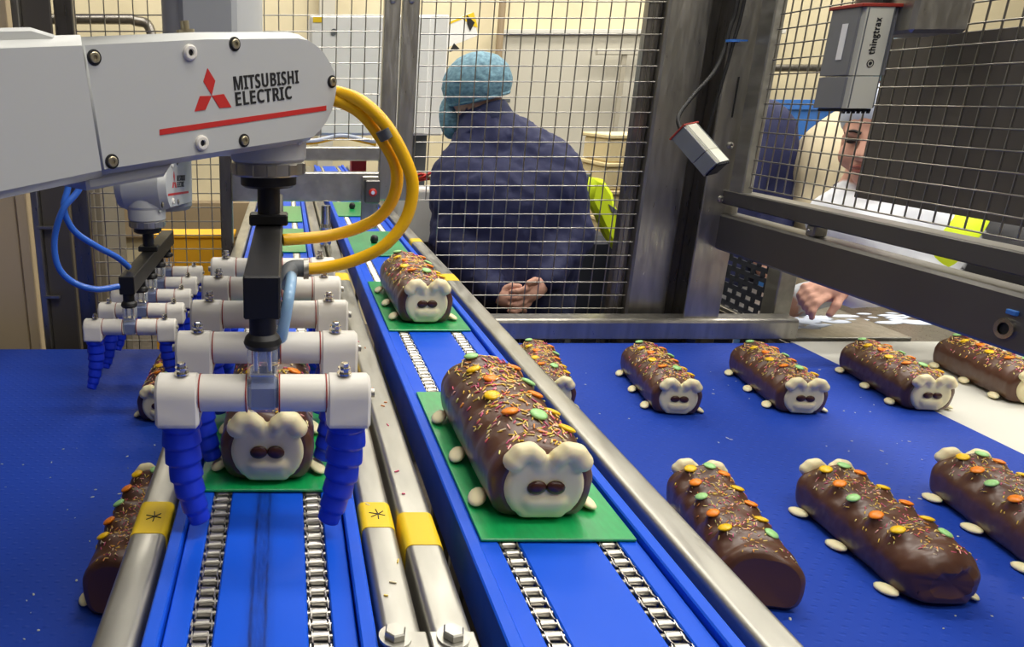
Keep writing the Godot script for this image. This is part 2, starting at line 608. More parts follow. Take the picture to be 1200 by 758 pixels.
func make_cake(kind: int, at: Vector3, turn: float, label: String) -> Node3D:
	var root := thing("caterpillar_cake", label, "cake", at, "chocolate caterpillar cakes")
	root.rotation.y = turn
	var half := 0.128
	var candies: Array
	if kind == 0:
		candies = [[-0.108, -0.30, 2], [-0.072, -0.42, 0], [-0.040, -0.18, 1], [0.006, -0.40, 0], [0.058, -0.30, 1], [0.070, 0.16, 2], [-0.090, 0.62, 1], [-0.046, 0.70, 2], [0.0, 0.55, 1], [0.036, 0.72, 0], [0.088, 0.60, 0]]
	else:
		candies = [[0.096, 0.48, 0], [0.054, 0.58, 1], [0.018, 0.66, 2], [-0.030, 0.66, 1], [-0.068, 0.62, 0], [0.100, -0.02, 2], [0.088, -0.34, 1], [0.040, -0.36, 0], [-0.004, -0.38, 1], [-0.046, -0.34, 0], [-0.078, -0.36, 2]]
	# chocolate body
	var st := surf()
	var nz := 104
	var na := 60
	var rows: Array = []
	for i in nz + 1:
		var u := float(i) / nz
		var z := -half + 2.0 * half * u
		var d := minf(z + half, half - z)
		var s := 1.0
		if d < 0.013:
			s = 0.80 + 0.20 * sqrt(1.0 - pow(1.0 - d / 0.013, 2.0))
		if kind == 2 and z + half < 0.034:
			s = 0.50 + 0.50 * sqrt(1.0 - pow(1.0 - (z + half) / 0.034, 2.0))
		var row: Array = []
		for k in na:
			var a := -PI + TAU * k / na
			var p := cake_r(z, a, candies)
			var c := Vector3(0, 0.040, z)
			p = c + (p - c) * s
			if kind == 2 and z < -0.095:
				p += Vector3(0.006, 0.009, 0.012) * noise.get_noise_3d(p.x * 700.0 + 40.0, p.y * 700.0, 0.0) * (1.0 - (z + half) / 0.033)
			if kind == 1 and z < -0.1:
				p.z += 0.007 * sin(a + 0.9) * (1.0 - (z + half) / 0.028)
			p.y = maxf(p.y, 0.0005)
			row.append(p)
		rows.append(row)
	st.set_smooth_group(1)
	for i in nz:
		for k in na:
			var k2 := (k + 1) % na
			var q: Vector3 = rows[i][k]
			quad(st, q, rows[i][k2], rows[i + 1][k2], rows[i + 1][k], (q + rows[i + 1][k2]) * 0.5 - Vector3(0, 0.04, (q.z + rows[i + 1][k2].z) * 0.5))
	for e in [0, nz]:
		st.set_smooth_group(2)
		var dip := Vector3(0, 0.040, -half + 0.004 if e == 0 else half)
		for k in na:
			tri(st, dip, rows[e][k], rows[e][(k + 1) % na], Vector3(0, 0, -1 if e == 0 else 1))
	obj("chocolate_body", st, m.chocolate, root)
	# chocolate beans on their mounds
	var bean := surf()
	blob(bean, Vector3.ZERO, Vector3(0.0094, 0.0032, 0.0094), Basis(), 6, 14)
	var bean_mesh := done(bean)
	for c in candies:
		var p := cake_r(c[0], c[1], candies)
		var n := cake_normal(c[0], c[1], candies).lerp(Vector3.UP, 0.2).normalized()
		var bx := n.cross(Vector3(0, 0, 1)).normalized()
		put("candy_bean", bean_mesh, [m.candy_yellow, m.candy_orange, m.candy_green][c[2]], root, Transform3D(Basis(bx, n, bx.cross(n)), p + n * 0.0006))
	# sugar strands
	var sp := surf()
	var tones := [srgb(238, 196, 70), srgb(244, 206, 96), srgb(246, 224, 140), srgb(240, 206, 110), srgb(228, 104, 128), srgb(240, 160, 84), srgb(238, 178, 170), srgb(206, 90, 132), srgb(222, 214, 130), srgb(240, 222, 190)]
	for i in (520 if kind == 0 else 380):
		var z := rng.randf_range(-half + 0.006, half - 0.008)
		var a := rng.randfn(0.02 if kind == 0 else 0.05, 0.44)
		if i % 6 == 0:
			a = rng.randf_range(-1.25, 1.25)
		if kind > 0 and i % 2 == 0:
			z = [0.085, 0.045, 0.004, -0.045, -0.07][rng.randi() % 5] + rng.randfn(0.0, 0.009)
		var p := cake_r(z, a, candies)
		var n := cake_normal(z, a, candies)
		var b := n.cross(Vector3(sin(i), 0.3, cos(i * 1.7))).normalized()
		var c := n.cross(b)
		var l := rng.randf_range(0.0015, 0.0037) if kind == 0 else rng.randf_range(0.0010, 0.0028)
		var r := rng.randf_range(0.0007, 0.0010) * (1.0 if kind == 0 else 0.8)
		st = sp
		sp.set_color(tones[rng.randi() % tones.size()].srgb_to_linear())
		p += n * r * 0.7
		sp.set_smooth_group(1)
		for k in 5:
			var a0 := TAU * k / 5.0
			var a1 := TAU * (k + 1) / 5.0
			var o0 := (n * cos(a0) + c * sin(a0)) * r
			var o1 := (n * cos(a1) + c * sin(a1)) * r
			quad(sp, p - b * l + o0, p - b * l + o1, p + b * l + o1, p + b * l + o0, o0 + o1)
			tri(sp, p + b * (l + r), p + b * l + o0, p + b * l + o1, b)
			tri(sp, p - b * (l + r), p - b * l + o0, p - b * l + o1, -b)
	stuff(obj("sugar_strands", sp, m.sprinkle, root))
	# feet: white chocolate drops, three a side
	var ft := surf()
	blob(ft, Vector3.ZERO, Vector3(0.0098, 0.0046, 0.0165), Basis(), 7, 14)
	var foot_mesh := done(ft)
	for sx in [-1.0, 1.0]:
		for z in [-0.098, 0.004, 0.098]:
			put("foot", foot_mesh, m.white_chocolate, root, Transform3D(Basis(Vector3.UP, sx * 0.30).rotated(Vector3(0, 0, 1), sx * -0.30), Vector3(sx * 0.0535, 0.0060, z + rng.randfn(0.0, 0.003))))
	# face plaque on the front end: disc, snout and two ears run into one another
	var fc := surf()
	flesh(fc, face_bones(half), 0.0020, 0.0036, [Color.WHITE], Vector3.ZERO)
	var face := obj("face_plaque", fc, m.white_chocolate, root)
	var eye := surf()
	blob(eye, Vector3.ZERO, Vector3(0.0094, 0.0072, 0.0040), Basis(), 7, 14)
	var eye_mesh := done(eye)
	for sx in [-1.0, 1.0]:
		put("eye", eye_mesh, m.dark_chocolate, face, Transform3D(Basis(Vector3(0, 0, 1), -sx * 0.14), Vector3(sx * 0.0090, 0.0395, half + 0.0066)))
	return root


# ------------------------------------------------------------------ conveyor tracks
func make_track(called: String, x: float, label: String) -> Node3D:
	var t := thing(called, label, "conveyor", Vector3(x, 0, 0))
	var z0 := -4.55
	var z1 := 0.12
	obj("bed", abox(Vector3(-0.0375, -0.03, z0), Vector3(0.0375, -0.0015, z1), 0.0015), m.track_blue, t)
	for s in [-1.0, 1.0]:
		obj("wear_strip", abox(Vector3(s * 0.0565, -0.03, z0), Vector3(s * 0.0755, -0.0005, z1), 0.0012), m.track_blue, t)
		obj("guide_lip", abox(Vector3(s * 0.0768, -0.05, z0), Vector3(s * 0.0895, 0.0065, z1), 0.0015), m.track_blue, t)
	var f := abox(Vector3(-0.074, -0.075, z0), Vector3(0.074, -0.0305, z1))
	box(f, Vector3(0, -0.09, (z0 + z1) * 0.5), Vector3(0.12, 0.03, z1 - z0))
	obj("base_frame", f, m.frame_dark, t)
	for z in [-0.8, -3.9]:
		var lg := surf()
		box(lg, Vector3(0, (FLOOR_Y - 0.105) * 0.5, z), Vector3(0.08, absf(FLOOR_Y) - 0.105, 0.06), 0.004)
		obj("leg", lg, m.steel_dark, t)
	return t


func link_plate(st: SurfaceTool, x: float, z0: float, z1: float, inner: bool) -> void:
	var r := 0.0052
	var out: Array = []
	for k in 7:
		var a := -PI / 2 + PI * k / 6.0
		out.append(Vector2(z1 + r * cos(a), r * sin(a)))
	out.append(Vector2((z0 + z1) * 0.5, r * 0.66))
	for k in 7:
		var a := PI / 2 + PI * k / 6.0
		out.append(Vector2(z0 + r * cos(a), r * sin(a)))
	out.append(Vector2((z0 + z1) * 0.5, -r * 0.66))
	prism(st, out, x - 0.0006, x + 0.0006, Transform3D(Basis(Vector3(0, 0, 1), Vector3(0, 1, 0), Vector3(1, 0, 0)), Vector3.ZERO))


func make_chain(x: float, label: String) -> void:
	var pitch := 0.0136
	var root := thing("roller_chain", label, "chain", Vector3(x, -0.0052, 0), "roller chains in the track grooves")
	var across := Basis(Vector3(0, 0, 1), Vector3(1, 0, 0), Vector3(0, 1, 0))
	var inner := surf()
	for s in [-1.0, 1.0]:
		link_plate(inner, s * 0.0064, 0.0, -pitch, true)
	for z in [0.0, -pitch]:
		lathe(inner, [Vector2(0.0043, -0.0056), Vector2(0.0043, 0.0056)], 12, Transform3D(across, Vector3(0, 0, z)))
	var outer := surf()
	for s in [-1.0, 1.0]:
		link_plate(outer, s * 0.0079, 0.0, -pitch, false)
	for z in [0.0, -pitch]:
		lathe(outer, [Vector2(0, -0.0096), Vector2(0.0022, -0.0096), Vector2(0.0022, 0.0096), Vector2(0, 0.0096)], 8, Transform3D(across, Vector3(0, 0, z)))
	var im := done(inner)
	var om := done(outer)
	var far := surf()
	var i := 0
	var z := -0.30
	while z > -4.5:
		if i < 74:
			put("inner_link" if i % 2 == 0 else "outer_link", im if i % 2 == 0 else om, m.chain_steel, root, Transform3D(Basis(), Vector3(0, 0, z)))
		else:
			far.append_from(im if i % 2 == 0 else om, 0, Transform3D(Basis(), Vector3(0, 0, z)))
		z -= pitch
		i += 1
	stuff(put("far_links", far.commit(), m.chain_steel, root))


func make_rail(x: float, w: float, label: String, tapes: Array) -> Node3D:
	var t := thing("guide_rail", label, "rail", Vector3(x, -0.012, 0), "round-edged steel guide rails")
	var st := surf()
	prism(st, round_rect(w, 0.034, 0.0065), 0.12, -4.5)
	obj("tube", st, m.steel_rail, t)
	for tp in tapes:
		var b := surf()
		prism(b, round_rect(w + 0.0012, 0.0352, 0.0069), tp[0], tp[1])
		var o := obj("tape_band", b, m.tape_yellow, t)
		o.set_meta("label", "yellow tape band")
		if tp.size() > 2:
			var zc: float = (tp[0] + tp[1]) * 0.5
			var sc := surf()
			for k in 3:
				var a: float = [0.3, 1.5, 2.5][k]
				var d := Vector3(cos(a), 0, sin(a) * 1.1) * 0.008
				tube(sc, [Vector3(0.001, 0.0177, zc) - d, Vector3(0.002, 0.0178, zc), Vector3(0.001, 0.0177, zc) + d], 0.0006, 5)
			obj("pen_cross", sc, m.black_print, o)
	for z in [-0.25, -1.4, -3.8]:
		var lg := surf()
		box(lg, Vector3(0, -0.017 + (FLOOR_Y + 0.029) * 0.5, z), Vector3(0.014, absf(FLOOR_Y) - 0.031, 0.03))
		obj("support_post", lg, m.frame_dark, t)
	return t


func hex_bolt(st: SurfaceTool, c: Vector3, r: float, h: float) -> void:
	lathe(st, [Vector2(0, 0), Vector2(r * 1.45, 0), Vector2(r * 1.45, h * 0.25), Vector2(0, h * 0.25)], 20, Transform3D(Basis(), c))
	var hexa: Array = []
	for k in 6:
		hexa.append(Vector2(cos(TAU * k / 6.0 + 0.3), sin(TAU * k / 6.0 + 0.3)) * r)
	prism(st, hexa, h * 0.2, h, Transform3D(Basis(Vector3(1, 0, 0), Vector3(0, 0, -1), Vector3(0, 1, 0)), c), r * 0.12, -1, false)


# ------------------------------------------------------------------ robot arm: root on the wrist axis, arm rising towards its tip
func make_robot(at: Vector3, dir: Vector3, rear: float, column: Vector3, label: String, drop: float) -> Node3D:
	var k := 0.949
	var root := thing("robot_arm", label, "robot", at, "picking robots")
	var n := Vector3(-dir.z, 0, dir.x).normalized()
	var up := n.cross(dir).normalized()
	var bas := Basis(dir.normalized(), up, n)
	var xf := Transform3D(bas, dir * 0.004 + n * 0.06)
	var tip := [Vector2(0.009, -0.06), Vector2(0.022, -0.0525), Vector2(0.0334, -0.0433), Vector2(0.043, -0.0315), Vector2(0.049, -0.0185), Vector2(0.0525, -0.007), Vector2(0.0532, 0.0034), Vector2(0.0498, 0.016), Vector2(0.0424, 0.0279), Vector2(0.034, 0.0385), Vector2(0.0225, 0.0474), Vector2(0.01, 0.0538), Vector2(-0.0049, 0.0567)]
	var front := maxf(-0.26, -rear)
	if rear > 0.3:
		front -= 0.0085
	var poly: Array = [Vector2(front, -0.0605) * k, Vector2(-0.19, -0.0612) * k]
	var cx := Vector2(-0.01, 0.0)
	for p in tip:
		poly.append((p + (p - cx).normalized() * 0.004) * k)
	poly.append(Vector2(-0.13, 0.0655) * k)
	poly.append(Vector2(front, 0.0668) * k)
	var st := surf()
	prism(st, poly, 0.0, -0.122, xf, 0.0075, 0.018)
	var cover := obj("front_cover", st, m.robot_paint, root)
	if rear > 0.3:
		var pr: Array = [Vector2(-rear, -0.078) * k, Vector2(-0.2545, -0.0625) * k, Vector2(-0.2545, 0.0685) * k, Vector2(-rear, 0.078) * k]
		st = surf()
		prism(st, pr, 0.002, -0.126, xf, 0.0095, 0.02)
		obj("rear_cover", st, m.robot_paint, root)
		st = surf()
		prism(st, [Vector2(-rear, 0.06) * k, Vector2(-0.281, 0.06) * k, Vector2(-0.281, 0.0695) * k, Vector2(-0.302, 0.0765) * k, Vector2(-rear, 0.086) * k], -0.012, -0.11, xf, 0.003)
		obj("top_hump", st, m.robot_paint, root)
		st = surf()
		prism(st, [Vector2(-0.273, -0.073) * k, Vector2(-0.186, -0.0728) * k, Vector2(-0.173, -0.060) * k, Vector2(-0.273, -0.06) * k], -0.016, -0.105, xf, 0.003)
		obj("underside_box", st, m.robot_paint, root)
	# both sides carry the same print and screws
	for side in 2:
		var sf := xf
		if side == 1:
			sf = xf * Transform3D(Basis(Vector3.UP, PI), Vector3(-0.165 * k, 0, -0.122))
		for q in [[-0.2535, 0.048], [-0.0935, 0.0514], [-0.2515, -0.0465], [-0.0925, -0.047], [0.0421, 0.0033]]:
			if side == 1 and q[0] > 0:
				continue
			var ring := Transform3D(sf.basis * Basis(Vector3(1, 0, 0), Vector3(0, 0, 1), Vector3(0, -1, 0)), sf * Vector3(q[0] * k, q[1] * k, 0))
			st = surf()
			lathe(st, [Vector2(0, -0.001), Vector2(0.0068, -0.001), Vector2(0.0068, 0.0006), Vector2(0.0052, 0.0008), Vector2(0, 0.0008)], 20, ring)
			var sk := obj("screw_recess", st, m.gap_black, cover)
			st = surf()
			lathe(st, [Vector2(0, 0), Vector2(0.0047, 0), Vector2(0.0047, 0.0022), Vector2(0.004, 0.0028), Vector2(0.0021, 0.0028), Vector2(0.0021, 0.0012), Vector2(0, 0.0012)], 18, ring)
			obj("screw", st, m.brass, cover)
		for q in [[-0.1501, 0.0463], [-0.1477, -0.0425]]:
			var ring := Transform3D(sf.basis * Basis(Vector3(1, 0, 0), Vector3(0, 0, 1), Vector3(0, -1, 0)), sf * Vector3(q[0] * k, q[1] * k, 0))
			st = surf()
			lathe(st, [Vector2(0, -0.001), Vector2(0.0078, -0.001), Vector2(0.0072, 0.0026), Vector2(0.0058, 0.0036), Vector2(0.0032, 0.0036), Vector2(0.0030, 0.0012)], 20, ring)
			obj("plug", st, m.white_plastic, cover)
			st = surf()
			lathe(st, [Vector2(0, 0.0), Vector2(0.0031, 0.0), Vector2(0.0031, 0.0014), Vector2(0, 0.0014)], 14, ring)
			obj("plug_hole", st, m.gap_black, cover)
		st = surf()
		var red := [Vector2(-0.1959, -0.0287), Vector2(0.0306, -0.0281), Vector2(0.031, -0.0226), Vector2(-0.1952, -0.0231)]
		prism(st, red.map(func(p): return p * k), 0.0, 0.0005, sf)
		obj("red_stripe", st, m.red_print, cover)
		for d in [[[-0.1288, 0.0035], [-0.1374, 0.0178], [-0.1306, 0.0302], [-0.1226, 0.0172]], [[-0.1290, 0.0030], [-0.1434, 0.0040], [-0.1519, -0.0104], [-0.1383, -0.0100]], [[-0.1286, 0.0030], [-0.1206, -0.0102], [-0.1053, -0.0108], [-0.1135, 0.0034]]]:
			st = surf()
			prism(st, d.map(func(p): return Vector2(p[0], p[1]) * k), 0.0, 0.0005, sf, 0.0, -1, false)
			obj("emblem_diamond", st, m.red_print, cover)
		put("lettering", letters("MITSUBISHI", 0.0905 * k, 0.0146 * k), m.black_print, cover, sf * Transform3D(Basis(), Vector3(-0.0995, 0.0054, 0) * k))
		put("lettering", letters("ELECTRIC", 0.0785 * k, 0.0142 * k), m.black_print, cover, sf * Transform3D(Basis(), Vector3(-0.0990, -0.0102, 0) * k))
	if rear > 0.3:
		st = surf()
		lathe(st, [Vector2(0, 0.0), Vector2(0.009, 0.0), Vector2(0.009, 0.004), Vector2(0.0042, 0.004), Vector2(0.0042, 0.012), Vector2(0, 0.012)], 14, xf * Transform3D(Basis(), Vector3(-0.125, 0.0615, -0.03)))
		obj("top_fitting", st, m.brass, root)
	# wrist
	var y0 := -drop
	st = surf()
	lathe(st, [Vector2(0.0, 0.0), Vector2(0.041, 0.0), Vector2(0.044, 0.003), Vector2(0.0445, 0.028), Vector2(0.047, 0.034), Vector2(0.0475, 0.06)], 28, Transform3D(Basis(), Vector3(0, y0 + 0.021, 0)))
	blob(st, Vector3(0.036, y0 + 0.045, 0.03), Vector3(0.004, 0.004, 0.004))
	box(st, Vector3(0.05, y0 + 0.054, 0.0), Vector3(0.02, 0.008, 0.03), 0.002)
	obj("wrist_housing", st, m.robot_paint, root)
	st = surf()
	lathe(st, [Vector2(0.0, 0.005), Vector2(0.041, 0.005), Vector2(0.0425, 0.0065), Vector2(0.0425, 0.0195), Vector2(0.041, 0.021), Vector2(0.0, 0.021)], 28, Transform3D(Basis(), Vector3(0, y0, 0)))
	for j in 10:
		var a := TAU * j / 10.0 + 0.2
		box(st, Vector3(0.042 * cos(a), y0 + 0.013, 0.042 * sin(a)), Vector3(0.003, 0.013, 0.012), 0.001, Basis(Vector3.UP, -a))
	obj("flange_ring", st, m.steel, root)
	st = surf()
	lathe(st, [Vector2(0.0, -0.009), Vector2(0.029, -0.009), Vector2(0.033, -0.006), Vector2(0.033, 0.005), Vector2(0.0, 0.005)], 24, Transform3D(Basis(), Vector3(0, y0, 0)))
	obj("black_collar", st, m.anodised, root)
	st = surf()
	lathe(st, [Vector2(0.0, -0.054), Vector2(0.0135, -0.054), Vector2(0.0135, -0.009), Vector2(0.0, -0.009)], 18, Transform3D(Basis(), Vector3(0, y0, 0)))
	box(st, Vector3(0, y0 - 0.047, 0), Vector3(0.046, 0.013, 0.03), 0.002)
	obj("shaft", st, m.anodised, root)
	# elbow and the column that hangs from the ceiling
	var elbow := xf * Vector3(-rear * k + 0.02, 0.0, -0.06)
	st = surf()
	lathe(st, [Vector2(0, -0.07), Vector2(0.055, -0.07), Vector2(0.062, -0.06), Vector2(0.062, 0.10), Vector2(0, 0.10)], 24, Transform3D(Basis(), elbow))
	obj("elbow_joint", st, m.robot_grey, root)
	var top := Vector3(column.x, elbow.y + 0.14, column.z) - Vector3(at.x, 0, at.z)
	st = surf()
	tube(st, [elbow + Vector3(0, 0.14, 0), (elbow + Vector3(0, 0.14, 0) + top) * 0.5, top], 0.055, 20)
	obj("upper_link", st, m.robot_paint, root)
	st = surf()
	lathe(st, [Vector2(0, -0.06), Vector2(0.105, -0.06), Vector2(0.118, -0.045), Vector2(0.118, CEIL_Y - at.y - top.y)], 32, Transform3D(Basis(), top))
	var col := obj("base_column", st, m.robot_paint, root)
	st = surf()
	box(st, top + Vector3(0, 0.6, 0.105), Vector3(0.13, 1.1, 0.03), 0.012)
	obj("column_cover", st, m.robot_grey, col)
	return root


# ------------------------------------------------------------------ gripper: a beam carrying five white bars with soft blue fingers
func make_gripper(at: Vector3, open: bool, label: String) -> Node3D:
	var g := thing("soft_finger_gripper", label, "gripper", at, "soft-finger grippers")
	obj("beam", abox(Vector3(-0.016, 0.2115, -0.54), Vector3(0.016, 0.2503, 0.013), 0.0016), m.anodised, g)
	var side := Basis(Vector3(0, -1, 0), Vector3(1, 0, 0), Vector3(0, 0, 1))
	for i in 5:
		var z := -0.1262 * i
		var st := surf()
		lathe(st, [Vector2(0, 0.183), Vector2(0.0155, 0.183), Vector2(0.0172, 0.187), Vector2(0.0155, 0.192), Vector2(0.0120, 0.196), Vector2(0.0120, 0.2116)], 20, Transform3D(Basis(), Vector3(0, 0, z)))
		obj("foot", st, m.anodised, g)
		st = surf()
		box(st, Vector3(0, 0.1535, z), Vector3(0.027, 0.061, 0.026), 0.003)
		obj("clear_block", st, m.clear, g)
		st = surf()
		for sx in [-1.0, 1.0]:
			lathe(st, [Vector2(0, 0.157), Vector2(0.0026, 0.157), Vector2(0.0026, 0.180), Vector2(0, 0.180)], 10, Transform3D(Basis(), Vector3(sx * 0.006, 0, z + 0.004)))
		box(st, Vector3(0, 0.1585, z), Vector3(0.024, 0.004, 0.022), 0.0015)
		obj("mounting_pin", st, m.chrome, g)
		# bar
		st = surf()
		box(st, Vector3(0, 0.138, z), Vector3(0.0284, 0.026, 0.026), 0.004)
		var bar := obj("centre_joint", st, m.pale_joint, g)
		for sx in [-1.0, 1.0]:
			st = surf()
			lathe(st, [Vector2(0, 0.0140), Vector2(0.0172, 0.0140), Vector2(0.0172, 0.060), Vector2(0, 0.060)], 24, Transform3D(Basis(Vector3(0, 1, 0), Vector3(sx, 0, 0), Vector3(0, 0, sx)), Vector3(0, 0.138, z)))
			obj("bar_tube", st, m.white_plastic, bar)
		for sx in [-1.0, 1.0]:
			st = surf()
			var out := Transform3D(Basis(Vector3(0, 1, 0), Vector3(sx, 0, 0), Vector3(0, 0, sx)), Vector3(0, 0.138, z))
			var arch: Array = []
			for q in 11:
				arch.append(Vector2(0.0188 * cos(PI * q / 10.0), 0.138 + 0.0185 * sin(PI * q / 10.0)))
			arch.append_array([Vector2(-0.0186, 0.126), Vector2(-0.0204, 0.1155), Vector2(-0.0198, 0.1115), Vector2(0.0198, 0.1115), Vector2(0.0204, 0.1155), Vector2(0.0186, 0.126)])
			prism(st, arch, sx * 0.0575, sx * 0.0970, Transform3D(Basis(Vector3(0, 0, 1), Vector3(0, 1, 0), Vector3(1, 0, 0)), Vector3(0, 0, z)), 0.0028)
			obj("end_block", st, m.white_plastic, bar)
			for xr in [0.0150, 0.0572]:
				st = surf()
				lathe(st, [Vector2(0.016, xr - 0.0006), Vector2(0.0180, xr - 0.0006), Vector2(0.0180, xr + 0.0006), Vector2(0.016, xr + 0.0006)], 24, out)
				obj("red_ring", st, m.red_ring, bar)
			st = surf()
			hex_bolt(st, Vector3(sx * 0.0735, 0.1572, z + 0.002), 0.0046, 0.0065)
			hex_bolt(st, Vector3(sx * 0.0735, 0.1625, z + 0.002), 0.0040, 0.0055)
			obj("bolt", st, m.chrome, bar)
			st = surf()
			lathe(st, [Vector2(0.0, 0.096), Vector2(0.0042, 0.096), Vector2(0.0042, 0.1015), Vector2(0, 0.1015)], 10, out)
			obj("end_screw", st, m.steel, bar)
			# soft finger with bellows ribs
			var pts: Array
			if open:
				pts = [Vector3(sx * 0.077, 0.118, z), Vector3(sx * 0.077, 0.085, z), Vector3(sx * 0.079, 0.055, z + 0.004), Vector3(sx * 0.084, 0.025, z + 0.010), Vector3(sx * 0.090, 0.004, z + 0.018)]
				if sx > 0:
					pts = [Vector3(0.077, 0.118, z), Vector3(0.077, 0.09, z), Vector3(0.080, 0.06, z + 0.002), Vector3(0.084, 0.03, z + 0.004), Vector3(0.088, 0.008, z + 0.006)]
			else:
				pts = [Vector3(sx * 0.0765, 0.118, z), Vector3(sx * 0.0765, 0.09, z), Vector3(sx * 0.0735, 0.06, z + 0.003), Vector3(sx * 0.0675, 0.033, z + 0.007), Vector3(sx * 0.0600, 0.009, z + 0.010)]
			var fine := smooth_path(pts, 18)
			var rad: Array = []
			for j in fine.size():
				var u := float(j) / (fine.size() - 1)
				var saw := fmod(u * 7.0, 1.0)
				var r := lerpf(0.0188, 0.0092, pow(u, 1.7)) * (0.90 + 0.19 * pow(saw, 0.75) * (1.0 if saw < 0.86 else (1.0 - saw) / 0.14))
				if u > 0.95:
					r *= sqrt(maxf(0.05, 1.0 - pow((u - 0.95) / 0.05, 2.0)))
				rad.append(r)
			st = surf()
			tube(st, fine, rad, 16)
			obj("finger", st, m.silicone, g)
	return g


func hose(called: String, pts: Array, r: float, mt: Material, label: String, category: String, group := "") -> MeshInstance3D:
	var st := surf()
	var root: Vector3 = pts[0]
	tube(st, smooth_path(pts.map(func(p): return p - root), 8), r, 12)
	var o := obj(called, st, mt, self, Transform3D(Basis(), root))
	tag(o, label, category, group)
	return o


# ------------------------------------------------------------------ welded mesh guard in a plane: u and v directions, wires every step
func wire_mesh(parent: Node3D, o: Vector3, u: Vector3, v: Vector3, lu: float, lv: float, step_u: float, step_v: float, n: Vector3) -> void:
	var along_u := surf()
	tube(along_u, [Vector3.ZERO, u * lu * 0.5, u * lu], 0.0017, 6)
	var mu := done(along_u)
	var along_v := surf()
	tube(along_v, [Vector3.ZERO, v * lv * 0.5, v * lv], 0.0017, 6)
	var mv := done(along_v)
	for i in int(lv / step_v) + 1:
		put("wire", mu, m.wire, parent, Transform3D(Basis(), o + v * step_v * i))
	for i in int(lu / step_u) + 1:
		put("wire", mv, m.wire, parent, Transform3D(Basis(), o + u * step_u * i - n * 0.0032))


func bar_part(called: String, lo: Vector3, hi: Vector3, mt: Material, parent: Node3D, ch := 0.003) -> MeshInstance3D:
	return obj(called, abox(lo, hi, ch), mt, parent)


func crumbs(lo: Vector2, hi: Vector2, y: float, count: int, label: String) -> void:
	var st := surf()
	for i in count:
		var p := Vector3(rng.randf_range(lo.x, hi.x), y + 0.0006, rng.randf_range(lo.y, hi.y))
		var r := rng.randf_range(0.0007, 0.0022)
		blob(st, p, Vector3(r * rng.randf_range(1.0, 2.6), 0.0006, r), Basis(Vector3.UP, rng.randf() * TAU), 3, 6)
	var o := obj("crumbs", st, m.mat_cream, self)
	tag(o, label, "crumbs")
	stuff(o)


func _ready() -> void:
	rng.seed = 20
	noise.seed = 3
	noise.frequency = 0.02
	# ---- camera: level horizon, 17 degrees down, lens shifted sideways as the photograph is cropped
	var cam := Camera3D.new()
	cam.name = "camera"
	cam.projection = Camera3D.PROJECTION_FRUSTUM
	cam.near = 0.05
	cam.far = 60.0
	cam.size = 0.05 * 758.0 / 857.0
	cam.frustum_offset = Vector2(0.05 * 264.0 / 857.0, 0)
	cam.position = Vector3(0, 0.40, 0)
	cam.rotation = Vector3(-atan(265.0 / 857.0), 0, 0)
	add_child(cam)
	cam.current = true
	# ---- environment and lamps
	var we := WorldEnvironment.new()
	we.name = "environment"
	var env := Environment.new()
	env.background_mode = Environment.BG_COLOR
	env.background_color = Color(0.05, 0.05, 0.05)
	env.tonemap_mode = Environment.TONE_MAPPER_LINEAR
	env.tonemap_exposure = 1.65
	env.sdfgi_enabled = true
	env.ssao_enabled = true
	env.ssil_enabled = true
	we.environment = env
	add_child(we)
	make_materials()
	for row in [[-4.2, 1.15, "back"], [-3.0, 1.15, "second"], [-1.7, 1.15, "third"], [-0.4, 1.15, "fourth"], [0.9, 0.45, "front"]]:
		for col in [[0.55, "left"], [1.95, "middle"], [3.4, "right"]]:
			lamp(Vector3(col[0], CEIL_Y - 0.02, row[0]), row[1], "flat white ceiling lamp panel, %s one of the %s row over the line" % [col[1], row[2]])
	lamp(Vector3(-1.3, CEIL_Y - 0.02, -4.2), 1.15, "flat white ceiling lamp panel above the far left corner of the hall")
	lamp(Vector3(-1.3, CEIL_Y - 0.02, -3.2), 1.0, "flat white ceiling lamp panel above the yellow cabinet")
	make_room()
	make_belts()
	make_line()
	make_fences()
	make_background()
	make_robots()
	make_cakes()
	make_people()
	make_small_things()


func lamp(at: Vector3, energy: float, label: String) -> void:
	var t := thing("ceiling_lamp", label, "lamp", at, "ceiling lamp panels")
	bar_part("housing", Vector3(-0.62, -0.012, -0.17), Vector3(0.62, 0.02, 0.17), m.cabinet_white, t)
	bar_part("lamp_diffuser", Vector3(-0.6, -0.02, -0.15), Vector3(0.6, -0.0125, 0.15), m.lamp_glow, t, 0.0)
	var l := AreaLight3D.new()
	l.name = "lamp_light"
	l.area_size = Vector2(1.2, 0.3)
	l.light_color = Color(1.0, 0.985, 0.95)
	l.light_energy = energy
	l.area_range = 12.0
	l.area_attenuation = 2.0
	l.shadow_enabled = true
	l.position = Vector3(0, -0.025, 0)
	l.rotation = Vector3(-PI / 2, 0, 0)
	t.add_child(l)


